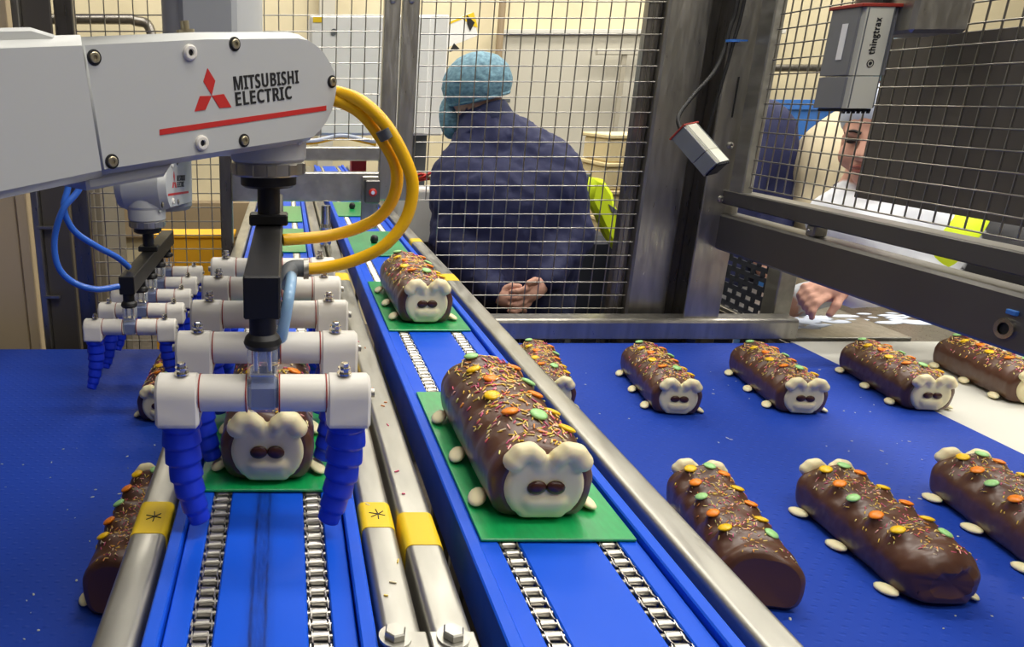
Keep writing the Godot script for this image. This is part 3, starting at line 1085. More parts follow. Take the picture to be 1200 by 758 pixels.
func make_room() -> void:
	var x0 := -3.2
	var x1 := 5.2
	var z0 := -5.0
	var z1 := 2.4
	shell("floor", abox(Vector3(x0, FLOOR_Y - 0.1, z0), Vector3(x1, FLOOR_Y, z1)), m.floor_grey)
	shell("ceiling", abox(Vector3(x0, CEIL_Y, z0), Vector3(x1, CEIL_Y + 0.1, z1)), m.ceiling_white)
	shell("wall_back", abox(Vector3(x0 - 0.1, FLOOR_Y, z0 - 0.1), Vector3(x1 + 0.1, CEIL_Y, z0)), m.wall_cream)
	shell("wall_front", abox(Vector3(x0 - 0.1, FLOOR_Y, z1), Vector3(x1 + 0.1, CEIL_Y, z1 + 0.1)), m.wall_far)
	shell("wall_left", abox(Vector3(x0 - 0.1, FLOOR_Y, z0), Vector3(x0, CEIL_Y, z1)), m.wall_far)
	shell("wall_right", abox(Vector3(x1, FLOOR_Y, z0), Vector3(x1 + 0.1, CEIL_Y, z1)), m.wall_far)
	shell("trim_1", abox(Vector3(x0, -0.52, z0), Vector3(0.6, -0.27, z0 + 0.06), 0.01), m.tan_board)


func make_belts() -> void:
	for q in [["left", -1.6, -0.165, -1.896], ["right", 0.40, 1.405, -1.948]]:
		var t := thing("belt_conveyor", "dark blue textured belt on the left below the second gripper" if q[0] == "left" else "wide blue textured belt on the right carrying two rows of cakes", "conveyor", Vector3((q[1] + q[2]) * 0.5, BELT_Y, (q[3] + 0.4) * 0.5))
		var w: float = (q[2] - q[1]) * 0.5
		var l: float = (0.4 - q[3]) * 0.5
		var st := surf()
		prism(st, [Vector2(-l, -0.03), Vector2(-l + 0.012, -0.006), Vector2(-l + 0.03, 0), Vector2(l, 0), Vector2(l, -0.06), Vector2(-l + 0.03, -0.06), Vector2(-l + 0.01, -0.052)], -w, w, Transform3D(Basis(Vector3(0, 0, 1), Vector3(0, 1, 0), Vector3(1, 0, 0)), Vector3.ZERO), 0.0, -1, false)
		obj("belt", st, m.belt, t)
		bar_part("bed_frame", Vector3(-w + 0.02, -0.14, -l + 0.05), Vector3(w - 0.02, -0.061, l), m.steel_dark, t)
		for sx in [-1.0, 1.0]:
			for z in [-l + 0.25, l - 0.3]:
				bar_part("leg", Vector3(sx * (w - 0.08) - 0.03, FLOOR_Y - BELT_Y, z - 0.03), Vector3(sx * (w - 0.08) + 0.03, -0.14, z + 0.03), m.steel_dark, t)
	crumbs(Vector2(-0.75, -1.3), Vector2(-0.22, -0.6), BELT_Y, 70, "pale crumbs and scuffs scattered over the left blue belt")
	crumbs(Vector2(0.55, -1.75), Vector2(1.36, -0.7), BELT_Y, 110, "pale crumbs scattered over the right blue belt between the cakes")
	# stainless end bar across the far end of the right belt
	var e := thing("end_bar", "folded stainless bar across the far end of the right belt", "bar", Vector3(0.9, BELT_Y, -1.98))
	var st := surf()
	prism(st, [Vector2(-0.03, 0.058), Vector2(0.020, 0.058), Vector2(0.027, 0.055), Vector2(0.030, 0.048), Vector2(0.030, 0.002), Vector2(0.022, -0.002), Vector2(0.022, 0.046), Vector2(-0.03, 0.049)], -0.53, 0.53, Transform3D(Basis(Vector3(0, 0, 1), Vector3(0, 1, 0), Vector3(1, 0, 0)), Vector3.ZERO), 0.0, -1, false)
	obj("folded_sheet", st, m.steel, e)
	for x in [-0.42, 0.44]:
		bar_part("bracket", Vector3(x - 0.03, FLOOR_Y - BELT_Y, -0.028), Vector3(x + 0.03, 0.049, 0.0), m.steel_dark, e)
	# packing table with a cream mat beyond the belt
	var t := thing("packing_table", "stainless packing table with a cream mat right of the blue belt", "table", Vector3(1.75, BELT_Y, -1.4))
	bar_part("table_top", Vector3(-0.335, -0.03, -1.15), Vector3(0.6, -0.012, 1.2), m.steel_dark, t)
	bar_part("mat", Vector3(-0.342, -0.0115, -0.54), Vector3(0.28, -0.002, 1.2), m.mat_cream, t, 0.002)
	bar_part("raised_edge", Vector3(-0.335, -0.0118, -1.15), Vector3(0.02, 0.001, -0.565), m.steel, t, 0.002)
	for q in [[-0.28, -1.05], [0.5, -1.05], [-0.28, 1.1], [0.5, 1.1]]:
		bar_part("leg", Vector3(q[0] - 0.025, FLOOR_Y - BELT_Y, q[1] - 0.025), Vector3(q[0] + 0.025, -0.03, q[1] + 0.025), m.steel_dark, t)
	for q in [[Vector3(1.60, BELT_Y + 0.001, -2.12), 34, 0.15, "white smears of icing on the steel table by the hand"], [Vector3(1.93, BELT_Y - 0.0115, -2.16), 26, 0.12, "white smears of icing on the steel table under the long beam"]]:
		st = surf()
		for i in q[1]:
			var r := rng.randf_range(0.010, 0.03)
			blob(st, Vector3(rng.randfn(0, q[2] * 0.5), 0.0, rng.randfn(0, 0.035)), Vector3(r * 1.6, 0.0016, r * 0.6), Basis(Vector3.UP, rng.randf_range(-0.3, 0.3)), 4, 9)
		var o := obj("icing_smear", st, m.cap_white, self, Transform3D(Basis(), q[0]))
		tag(o, q[3], "icing")
		stuff(o)


func make_line() -> void:
	var lt := make_track("conveyor_track", -0.0205, "narrow blue conveyor track running under the near gripper")
	make_track("conveyor_track", 0.256, "blue conveyor track with two cakes on green plates, right of the paired rails")
	var st := surf()
	var im := Image.create(32, 512, false, Image.FORMAT_RGBA8)
	for y in 512:
		for x in 32:
			var v := exp(-pow((x - 15.5) / 8.0, 2.0)) * 0.42 + 0.5 * exp(-pow((x - 10.5 - 1.5 * sin(y * 0.05)) / 1.4, 2.0)) + 0.4 * exp(-pow((x - 20.0) / 1.2, 2.0))
			v *= 0.55 + 0.45 * noise.get_noise_2d(x * 60.0, y * 9.0) + 0.3 * noise.get_noise_2d(x * 20.0, y * 2.0)
			im.set_pixel(x, y, Color(0.05, 0.06, 0.10, clampf(v, 0.0, 0.8) * clampf(minf(y, 511 - y) / 60.0, 0.0, 1.0) * clampf(minf(x, 31 - x) / 4.0, 0.0, 1.0)))
	var gm := mat("grease", Color.WHITE, 0.5)
	gm.transparency = BaseMaterial3D.TRANSPARENCY_ALPHA
	gm.albedo_texture = ImageTexture.create_from_image(im)
	for q in [[0, 0], [1, 0], [1, 1], [0, 0], [1, 1], [0, 1]]:
		st.set_uv(Vector2(q[0], q[1]))
		st.add_vertex(Vector3(-0.020 + 0.036 * q[0], -0.0012, -2.0 + 2.1 * q[1]))
	obj("grease_streak", st, gm, lt).set_meta("label", "dark grease streak along the bed")
	var names := ["left chain of the track under the near gripper", "right chain of the track under the near gripper", "left chain of the track carrying two cakes on plates", "right chain of the track carrying two cakes on plates"]
	for i in 4:
		make_chain([-0.0205 - 0.047, -0.0205 + 0.047, 0.256 - 0.047, 0.256 + 0.047][i], "steel roller " + names[i])
	make_rail(-0.132, 0.034, "steel rail along the left blue belt with a marked yellow tape band", [[-0.66, -0.604, 1], [-1.75, -1.69]])
	make_rail(0.0885, 0.032, "left one of the paired steel rails between the tracks, with marked tape", [[-0.659, -0.614, 1], [-1.09, -1.02]])
	make_rail(0.1275, 0.034, "right one of the paired steel rails between the tracks", [[-0.64, -0.585], [-1.68, -1.61]])
	make_rail(0.376, 0.034, "steel rail between the cake track and the right blue belt", [[-1.67, -1.605], [-2.12, -2.07]])
	var j := thing("rail_joint", "flat steel joint plate with two hex bolts across the paired rails", "bracket", Vector3(0.108, 0.0055, -0.455))
	bar_part("plate", Vector3(-0.034, -0.0005, -0.012), Vector3(-0.001, 0.003, 0.03), m.steel_rail, j, 0.001)
	bar_part("plate", Vector3(0.001, -0.0005, -0.012), Vector3(0.036, 0.003, 0.03), m.steel_rail, j, 0.001)
	for x in [-0.026, 0.018]:
		st = surf()
		hex_bolt(st, Vector3(x, 0.003, -0.004), 0.0085, 0.0085)
		obj("hex_bolt", st, m.steel_rail, j)
	# green plates
	var plates := [[0.256, -0.777, "green plate under the cake nearest on the right track"], [0.256, -1.425, "green plate under the second cake on the right track"], [0.253, -2.07, "empty green plate with a dark peg, third along the right track"], [0.252, -2.74, "farthest empty green plate with a dark peg, near the crossbar"], [-0.0205, -0.868, "green plate under the cake between the gripper fingers"], [-0.0205, -2.12, "empty green plate on the track beyond the near gripper"], [-0.0205, -2.62, "farthest green plate on the track under the near gripper"]]
	for p in plates:
		var long := 0.36
		var t := thing("carrier_plate", p[2], "plate", Vector3(p[0], 0.0, p[1]), "green carrier plates")
		bar_part("sheet", Vector3(-0.0735, 0.0, -long * 0.5), Vector3(0.0735, 0.0035, long * 0.5), m.plate_green, t, 0.0008)
	for q in [[Vector3(0.2495, 0.0035, -2.06), "dark round peg standing on the third green plate"], [Vector3(0.2436, 0.0035, -2.73), "dark round peg standing on the farthest green plate"]]:
		st = surf()
		lathe(st, [Vector2(0, 0), Vector2(0.008, 0.0), Vector2(0.0115, 0.008), Vector2(0.0105, 0.017), Vector2(0.006, 0.022), Vector2(0, 0.023)], 16, Transform3D(), true)
		tag(obj("peg", st, m.cable_black, self, Transform3D(Basis(), q[0])), q[1], "peg")
	var pin := thing("steel_pin", "upright steel pin in front of the crossbar between the rails", "pin", Vector3(0.108, 0.0056, -2.02))
	st = surf()
	lathe(st, [Vector2(0, 0), Vector2(0.016, 0), Vector2(0.016, 0.05), Vector2(0.013, 0.06), Vector2(0.013, 0.11), Vector2(0, 0.11)], 16)
	obj("shaft", st, m.chrome, pin)


func make_fences() -> void:
	var zf := -2.05
	var right := Vector3(1, 0, 0)
	var upv := Vector3(0, 1, 0)
	# back guard, right panel
	var p := thing("mesh_guard", "welded mesh guard panel in front of the man in navy overalls", "fence", Vector3(0.65, FLOOR_Y, zf))
	bar_part("upright", Vector3(-0.349, 1.275, -0.03), Vector3(-0.305, 3.0, 0.0), m.steel, p)
	bar_part("upright", Vector3(0.290, 0, -0.03), Vector3(0.318, 3.0, -0.004), m.steel_dark, p)
	bar_part("bottom_rail", Vector3(-0.255, 0.80, -0.02), Vector3(0.300, 0.835, 0.0), m.steel_dark, p)
	wire_mesh(p, Vector3(-0.300, 0.845 + 0.0392 * 11, 0.0), right, upv, 0.630, 1.68, 0.0378, 0.0392, Vector3(0, 0, 1))
	wire_mesh(p, Vector3(-0.2244, 0.845, 0.0), right, upv, 0.5544, 0.0392 * 10.98, 0.0378, 0.0392, Vector3(0, 0, 1))
	bolt_row(p, Vector3(-0.327, 0, 0.0), [1.79])
	# back guard, left panel over the line opening
	p = thing("mesh_guard", "welded mesh guard panel behind the robots with an opening for the tracks", "fence", Vector3(-0.15, FLOOR_Y, zf))
	bar_part("upright", Vector3(0.404, 1.275, -0.03), Vector3(0.446, 3.0, 0.0), m.steel, p)
	bar_part("upright", Vector3(-0.455, 0, -0.03), Vector3(-0.405, 3.0, 0.0), m.steel_dark, p)
	bar_part("inner_post", Vector3(-0.036, 0, -0.03), Vector3(-0.002, 1.44, 0.0), m.steel_dark, p)
	bar_part("crossbar", Vector3(-0.002, 1.275, -0.012), Vector3(0.404, 1.354, 0.02), m.steel_rail, p)
	bar_part("lintel", Vector3(0.0, 1.384, -0.03), Vector3(0.404, 1.421, 0.01), m.steel_rail, p)
	bar_part("side_bracket", Vector3(0.355, 1.20, 0.02), Vector3(0.402, 1.345, 0.028), m.steel, p)
	bolt_row(p, Vector3(0.425, 0, 0.0), [1.79])
	wire_mesh(p, Vector3(-0.40, 1.44, 0.0), right, upv, 0.80, 1.5, 0.0378, 0.0392, Vector3(0, 0, 1))
	wire_mesh(p, Vector3(-0.40, 0.55, 0.0), right, upv, 0.366, 0.88, 0.0378, 0.0392, Vector3(0, 0, 1))
	var s := thing("position_sensor", "small boxed sensor with a red lens at the right end of the crossbar", "sensor", Vector3(0.228, 0.125, zf + 0.031))
	bar_part("case", Vector3(-0.016, 0, 0), Vector3(0.024, 0.062, 0.03), m.steel_beam, s)
	var st := surf()
	lathe(st, [Vector2(0, 0), Vector2(0.011, 0), Vector2(0.011, 0.004), Vector2(0.007, 0.006), Vector2(0, 0.006)], 16, Transform3D(Basis(Vector3(1, 0, 0), Vector3(0, 0, 1), Vector3(0, -1, 0)), Vector3(0.004, 0.03, 0.030)))
	obj("red_lens", st, m.red_plastic, s)
	st = surf()
	lathe(st, [Vector2(0, 0), Vector2(0.005, 0), Vector2(0.005, 0.003), Vector2(0, 0.003)], 12, Transform3D(Basis(Vector3(1, 0, 0), Vector3(0, 0, 1), Vector3(0, -1, 0)), Vector3(0.004, 0.03, 0.035)))
	obj("lens_centre", st, m.cap_white, s)
	# end post and tinted side at the left
	p = thing("guard_end", "dark tinted guard end with steel post left of the mesh panel", "panel", Vector3(-0.665, FLOOR_Y, zf + 0.02))
	bar_part("tinted_sheet", Vector3(-0.020, 0, -0.02), Vector3(0.056, 3.0, -0.01), m.dark_sheet, p)
	bar_part("edge_post", Vector3(-0.040, 0, -0.03), Vector3(-0.020, 3.0, 0.01), m.steel, p)
	for y in [0.78, 1.0, 1.2, 1.36, 1.66]:
		bar_part("clip", Vector3(-0.03, y, 0.0), Vector3(0.015, y + 0.008, 0.012), m.steel, p, 0.001)
	var b := thing("tan_panel", "tall tan panel at the left edge behind the belt", "panel", Vector3(-0.92, FLOOR_Y, zf - 0.02))
	bar_part("sheet", Vector3(-0.6, 0, -0.02), Vector3(0.16, 3.0, 0.02), m.tan_panel, b)
	bar_part("joint_strip", Vector3(0.165, 0, -0.02), Vector3(0.195, 3.0, 0.03), m.tan_panel, b)
	# the two big columns at the corner
	p = thing("steel_column", "tall square stainless column between the mesh guard and the cables", "column", Vector3(1.05, FLOOR_Y, zf - 0.05))
	bar_part("tube", Vector3(-0.06, 0, -0.06), Vector3(0.055, 3.3, 0.05), m.steel, p, 0.006)
	bar_part("edge_flange", Vector3(-0.078, 0, -0.055), Vector3(-0.061, 3.3, 0.02), m.steel_dark, p, 0.002)
	p = thing("steel_column", "slotted stainless corner column right of the black cables", "column", Vector3(1.145, FLOOR_Y, -1.98))
	bar_part("web", Vector3(-0.005, 0, -0.1), Vector3(0.024, 3.3, 0.0), m.steel_dark, p, 0.002)
	bar_part("backing_plate", Vector3(-0.05, 0, -0.11), Vector3(0.024, 3.3, -0.101), m.steel_dark, p, 0.001)
	bar_part("face_plate", Vector3(-0.028, 0.95, 0.001), Vector3(0.070, 3.3, 0.009), m.steel, p, 0.002)
	for q in [[0.008, 1.50, 0.004, 0.10], [0.050, 1.49, 0.004, 0.13]]:
		bar_part("slot", Vector3(q[0], q[1], 0.0092), Vector3(q[0] + q[2], q[1] + q[3], 0.0105), m.gap_black, p, 0.0)
	bolt_row(p, Vector3(0.018, 0, 0.0095), [1.43, 1.29])
	# side guard on the right: frame, mesh and the two beams
	var xr := 1.17
	p = thing("side_mesh_guard", "welded mesh side guard above the right belt with its steel frame", "fence", Vector3(xr, 0.127, -1.2))
	bar_part("upright", Vector3(0.0, 0.0, -0.755), Vector3(0.028, 2.05, -0.695), m.steel_rail, p)
	bar_part("bottom_rail", Vector3(-0.002, 0.0, -0.775), Vector3(0.045, 0.038, 0.85), m.steel_beam, p)
	wire_mesh(p, Vector3(0.0, 0.055, -0.67), Vector3(0, 0, 1), upv, 1.47, 1.5, 0.0322, 0.0338, Vector3(-1, 0, 0))
	p = thing("guard_beam", "thick square stainless beam sloping across the right side in view", "beam", Vector3(xr + 0.03, 0.0525, -1.25))
	bar_part("tube", Vector3(-0.03, -0.048, -0.795), Vector3(0.03, 0.048, 0.85), m.steel_beam, p, 0.006)
	bar_part("end_cap", Vector3(-0.031, -0.049, -0.803), Vector3(0.031, 0.049, -0.7955), m.steel, p, 0.003)
	var st2 := surf()
	lathe(st2, [Vector2(0.010, 0), Vector2(0.017, 0), Vector2(0.017, 0.004), Vector2(0.010, 0.004)], 20, Transform3D(Basis(Vector3(0, 0, 1), Vector3(-1, 0, 0), Vector3(0, -1, 0)), Vector3(-0.030, -0.012, 0.115)))
	obj("steel_ring", st2, m.chrome, p)
	st2 = surf()
	lathe(st2, [Vector2(0.0, 0), Vector2(0.010, 0), Vector2(0.010, 0.0006), Vector2(0, 0.0006)], 20, Transform3D(Basis(Vector3(0, 0, 1), Vector3(-1, 0, 0), Vector3(0, -1, 0)), Vector3(-0.030, -0.012, 0.115)))
	obj("hole", st2, m.gap_black, p)
	bar_part("blue_plug", Vector3(-0.036, 0.013, 0.112), Vector3(-0.030, 0.021, 0.130), m.blue_plastic, p, 0.001)
	var c := thing("beam_clip", "small steel clip between the guard frame and the thick beam", "clip", Vector3(xr + 0.02, 0.1012, -1.63))
	bar_part("block", Vector3(-0.016, 0, -0.014), Vector3(0.016, 0.0255, 0.014), m.steel, c)
	st2 = surf()
	hex_bolt(st2, Vector3(-0.017, 0.013, 0.0), 0.004, 0.004)
	obj("bolt", st2, m.chrome, c)
	# opaque dark sheet behind the side mesh
	p = thing("dark_sheet", "opaque dark grey sheet fixed behind the side mesh", "panel", Vector3(xr + 0.02, 0.2, -1.0))
	bar_part("sheet", Vector3(0.0, 0.0, -0.545), Vector3(0.006, 0.31, 0.6), m.dark_sheet, p, 0.001)
	# perforated plate below the beam
	p = thing("perforated_plate", "dark plate with rows of slots below the end of the beam", "panel", Vector3(1.43, BELT_Y, -2.25))
	perforated(p)
	bar_part("front_post", Vector3(-0.02, -0.1, 0.155), Vector3(0.03, 0.25, 0.215), m.steel_rail, p)
	bar_part("rear_post", Vector3(-0.03, -0.1, -0.41), Vector3(0.03, 0.27, -0.305), m.steel, p)


func perforated(p: Node3D) -> void:
	# a sheet in the y,z plane with staggered slots cut through
	var st := surf()
	var rows := 10
	var step := 0.0285
	var zs := 0.048
	for i in rows:
		var y0 := -0.02 + i * step
		var off := 0.024 if i % 2 else 0.0
		box(st, Vector3(0, y0 + 0.004, -0.073), Vector3(0.004, 0.0150, 0.456))
		var z := -0.30 + off
		while z < 0.15:
			box(st, Vector3(0, y0 + step * 0.5 + 0.003, z), Vector3(0.004, step - 0.012, 0.018))
			z += zs
	box(st, Vector3(0, 0.266, -0.073), Vector3(0.004, 0.014, 0.456))
	obj("slotted_sheet", st, m.frame_dark, p)


func bolt_row(p: Node3D, at: Vector3, ys: Array) -> void:
	for y in ys:
		var st := surf()
		lathe(st, [Vector2(0, 0), Vector2(0.009, 0), Vector2(0.0085, 0.003), Vector2(0.004, 0.005), Vector2(0.004, 0.003), Vector2(0, 0.003)], 14, Transform3D(Basis(Vector3(1, 0, 0), Vector3(0, 0, 1), Vector3(0, -1, 0)), at + Vector3(0, y, 0)))
		obj("bolt", st, m.steel_rail, p)


func make_background() -> void:
	# white electrical cabinet behind the guard
	var c := thing("cabinet", "white electrical cabinet behind the mesh beside the hair-netted man", "cabinet", Vector3(0.365, FLOOR_Y, -3.25))
	bar_part("body", Vector3(-0.275, 1.40, -0.25), Vector3(0.275, 1.86, 0.15), m.cabinet_white, c, 0.006)
	bar_part("door", Vector3(-0.268, 1.407, 0.152), Vector3(0.20, 1.853, 0.165), m.cabinet_white, c, 0.004)
	var st := surf()
	lathe(st, [Vector2(0, 0), Vector2(0.012, 0), Vector2(0.012, 0.006), Vector2(0, 0.006)], 14, Transform3D(Basis(Vector3(1, 0, 0), Vector3(0, 0, 1), Vector3(0, -1, 0)), Vector3(-0.18, 1.795, 0.165)))
	obj("lock", st, m.tie_grey, c)
	bar_part("yellow_corner", Vector3(-0.262, 1.83, 0.1655), Vector3(-0.225, 1.85, 0.168), m.tape_yellow, c, 0.0)
	bar_part("stand", Vector3(0.07, 0.0, -0.2), Vector3(0.25, 1.40, -0.05), m.tie_grey, c)
	# folded warning sign sticking out of the wall
	var s := thing("warning_sign", "tilted white sign with black and yellow triangles beside the cabinet", "sign", Vector3(0.78, 0.69, -3.6))
	bar_part("bracket", Vector3(-0.02, -0.02, -1.4), Vector3(0.02, 0.02, -0.004), m.tie_grey, s)
	var tilt := Basis(Vector3(0, 0, 1), 0.36)
	st = surf()
	box(st, Vector3.ZERO, Vector3(0.17, 0.105, 0.006), 0.001, tilt)
	obj("board", st, m.cabinet_white, s)
	for q in [[[Vector2(0.034, 0.05), Vector2(0.094, 0.05), Vector2(0.094, -0.02), Vector2(0.066, 0.0)], "tape_yellow", 0.0035], [[Vector2(0.06, 0.052), Vector2(0.086, 0.006), Vector2(0.056, -0.022), Vector2(0.052, 0.012)], "gap_black", 0.005], [[Vector2(-0.082, 0.05), Vector2(0.034, 0.05), Vector2(0.034, 0.040), Vector2(-0.082, 0.040)], "tape_yellow", 0.0035], [[Vector2(-0.084, 0.03), Vector2(-0.070, 0.034), Vector2(-0.070, -0.012), Vector2(-0.084, -0.012)], "red_plastic", 0.0036], [[Vector2(-0.06, -0.075), Vector2(-0.028, -0.045), Vector2(-0.010, -0.078)], "gap_black", 0.003]]:
		st = surf()
		prism(st, q[0], 0.0, q[2], Transform3D(tilt, tilt * Vector3(0, 0, 0.001)), 0.0, -1, false)
		obj("marking", st, m[q[1]], s)
	# wall furniture
	var w := thing("wall_cladding", "large pale insulated door panel on the back wall right of the man", "panel", Vector3(2.0, FLOOR_Y, -4.93))
	bar_part("panel", Vector3(-0.64, 0.0, -0.06), Vector3(1.1, 1.93, 0.0), m.wall_panel, w, 0.01)
	bar_part("top_edge", Vector3(-0.66, 1.93, -0.06), Vector3(1.12, 1.955, 0.03), m.mat_cream, w)
	for q in [[1.63, 0.05], [1.52, 0.06], [1.36, 0.03]]:
		bar_part("small_mark", Vector3(-0.62, q[0], 0.001), Vector3(-0.62 + q[1], q[0] + 0.02, 0.004), m.tie_grey, w, 0.0)
	var tb := thing("tee_bracket", "grey T-shaped post in front of the pale door panel", "post", Vector3(2.08, FLOOR_Y, -4.8))
	bar_part("post", Vector3(-0.012, 0, -0.012), Vector3(0.018, 1.80, 0.012), m.pole_grey, tb)
	bar_part("arm", Vector3(-0.17, 1.80, -0.02), Vector3(0.25, 1.835, 0.02), m.wall_panel, tb)
	w = thing("conduit", "thin vertical brown conduit on the back wall beside the sign", "pipe", Vector3(1.32, FLOOR_Y, -4.85))
	st = surf()
	lathe(st, [Vector2(0.022, 0), Vector2(0.022, 3.3)], 12)
	obj("pipe", st, m.tan_board, w)
	w = thing("pipe_bend", "dark horizontal pipe with a bend above the near robot arm", "pipe", Vector3(-1.15, 0.85, -4.75))
	st = surf()
	tube(st, smooth_path([Vector3(-0.6, 0.0, 0), Vector3(0.1, 0.0, 0), Vector3(0.24, -0.01, 0), Vector3(0.33, -0.08, 0), Vector3(0.35, -0.5, 0)], 6), 0.03, 12)
	obj("pipe", st, m.steel_dark, w)
	w = thing("wall_post", "pale vertical wall joint behind the cabinet", "post", Vector3(0.25, FLOOR_Y, -4.9))
	bar_part("joint", Vector3(-0.05, 0, -0.05), Vector3(0.05, 3.4, 0.03), m.wall_panel, w)
	# cream trays stacked behind the man
	for i in 5:
		var t := thing("tray", ["bottom cream tray", "second cream tray from the bottom", "middle cream tray", "second cream tray from the top", "topmost cream tray"][i] + " of the stack behind the man in navy", "tray", Vector3(1.57, -0.34 + i * 0.118, -3.35), "stacked cream trays")
		bar_part("body", Vector3(-0.19, 0, -0.14), Vector3(0.19, 0.098, 0.14), m.cream_plastic, t, 0.006)
		bar_part("rim", Vector3(-0.20, 0.0985, -0.15), Vector3(0.20, 0.1165, 0.15), m.cream_plastic, t, 0.004)
		if i > 0:
			bar_part("dark_mark", Vector3(-0.08 + 0.05 * (i % 3), 0.03, 0.141), Vector3(0.0 + 0.05 * (i % 3), 0.06, 0.1425), m.tan_board, t, 0.0)
	var d := thing("trolley", "low steel trolley under the stacked cream trays", "trolley", Vector3(1.57, FLOOR_Y, -3.35))
	bar_part("deck", Vector3(-0.24, 0.76, -0.2), Vector3(0.24, 0.805, 0.2), m.steel, d)
	for q in [[-0.2, -0.16], [0.2, -0.16], [-0.2, 0.16], [0.2, 0.16]]:
		bar_part("leg", Vector3(q[0] - 0.02, 0, q[1] - 0.02), Vector3(q[0] + 0.02, 0.76, q[1] + 0.02), m.steel, d)
	d = thing("dark_cover", "dark navy equipment cover behind the man's right elbow", "cover", Vector3(1.12, FLOOR_Y, -3.0))
	bar_part("cover", Vector3(-0.32, 0, -0.12), Vector3(0.20, 1.02, 0.12), m.frame_dark, d, 0.03)
	var y := thing("yellow_cabinet", "low yellow cabinet beyond the mesh left of the tracks", "cabinet", Vector3(-0.50, FLOOR_Y, -3.45))
	bar_part("body", Vector3(-0.10, 0, 0.13), Vector3(0.26, 0.955, 0.25), m.yellow_paint, y, 0.006)
	bar_part("top_panel", Vector3(-0.11, 0.956, 0.12), Vector3(0.27, 0.974, 0.26), m.yellow_paint, y, 0.004)
	y = thing("grey_cabinet", "grey-brown cabinet behind the second robot beyond the mesh", "cabinet", Vector3(-1.0, FLOOR_Y, -3.9))
	bar_part("body", Vector3(-0.75, 0, -0.25), Vector3(0.08, 1.22, 0.25), m.grey_board, y, 0.006)
	bar_part("door", Vector3(-0.72, 0.05, 0.251), Vector3(-0.33, 1.18, 0.268), m.grey_board, y, 0.004)
	bar_part("door", Vector3(-0.31, 0.05, 0.251), Vector3(0.05, 1.18, 0.268), m.grey_board, y, 0.004)
	# cluttered machine beyond the crossbar
	var k := thing("machine_box", "pale machine box with red wiring below the white cabinet", "machine", Vector3(0.535, FLOOR_Y, -2.95))
	bar_part("case", Vector3(-0.10, 1.0, -0.1), Vector3(0.10, 1.20, 0.08), m.cabinet_white, k)
	bar_part("stand", Vector3(-0.06, 0.0, -0.06), Vector3(0.06, 1.0, 0.02), m.tie_grey, k)
	for i in 7:
		st = surf()
		var pts: Array = []
		for j in 6:
			pts.append(Vector3(-0.12 + 0.05 * j + rng.randf() * 0.02, 1.225 + rng.randf() * 0.05, 0.02 + rng.randf() * 0.06))
		tube(st, smooth_path(pts, 4), 0.006, 6)
		obj("cable", st, m.red_plastic if i % 2 == 0 else m.tan_board, k)
	var r := thing("red_box", "small red box on the far tracks seen over the crossbar", "box", Vector3(0.34, 0.012, -3.5))
	bar_part("case", Vector3(-0.04, 0, -0.04), Vector3(0.03, 0.16, 0.04), m.red_plastic, r)
	for q in [["white cable lying along the lintel above the tracks", "cap_white", 0.288, 0.010], ["yellow cable lying along the lintel above the tracks", "yellow_hose", 0.282, 0.0]]:
		hose("lintel_cable", [Vector3(0.02, q[2] - 0.004, -2.07 + q[3]), Vector3(0.08, q[2], -2.062 + q[3]), Vector3(0.15, q[2] + 0.012, -2.07 + q[3]), Vector3(0.22, q[2], -2.066 + q[3]), Vector3(0.245, q[2] - 0.006, -2.07)], 0.005, m[q[1]], q[0], "cable")
	# right-hand background
	var h := thing("handrail", "grey pipe handrail on the far wall at the upper right", "rail", Vector3(3.2, FLOOR_Y, -4.7))
	st = surf()
	tube(st, [Vector3(-0.5, 1.72, 0), Vector3(0.2, 1.72, 0), Vector3(1.6, 1.72, 0)], 0.022, 10)
	tube(st, [Vector3(-0.5, 1.45, 0), Vector3(0.2, 1.45, 0), Vector3(1.6, 1.45, 0)], 0.014, 10)
	obj("bars", st, m.steel_dark, h)
	for x in [-0.4, 0.12, 1.4]:
		st = surf()
		tube(st, [Vector3(x, 0, 0), Vector3(x, 1.0, 0), Vector3(x, 1.72, 0)], 0.02, 10)
		obj("post", st, m.steel_dark, h)
	h = thing("blue_bin", "blue plastic bin beyond the side mesh between two people", "bin", Vector3(2.34, FLOOR_Y, -3.4))
	st = surf()
	lathe(st, [Vector2(0, 0), Vector2(0.12, 0), Vector2(0.15, 1.50), Vector2(0.16, 1.50), Vector2(0.16, 1.54), Vector2(0.0, 1.54)], 20)
	obj("drum", st, m.blue_plastic, h)
	# things at the top left beside the guard end
	h = thing("cable_duct", "dark cable duct with blue and white cables at the upper left", "duct", Vector3(-0.86, 0.0, -2.0))
	bar_part("duct", Vector3(-0.12, 0.30, -0.02), Vector3(0.09, 1.8, 0.0), m.frame_dark, h)
	for q in [[0.028, "blue_hose"], [0.045, "cap_white"], [-0.04, "cable_black"]]:
		st = surf()
		tube(st, [Vector3(q[0], 0.32, 0.008), Vector3(q[0] + 0.004, 1.0, 0.008), Vector3(q[0], 1.75, 0.008)], 0.008, 8)
		obj("cable", st, m[q[1]], h)


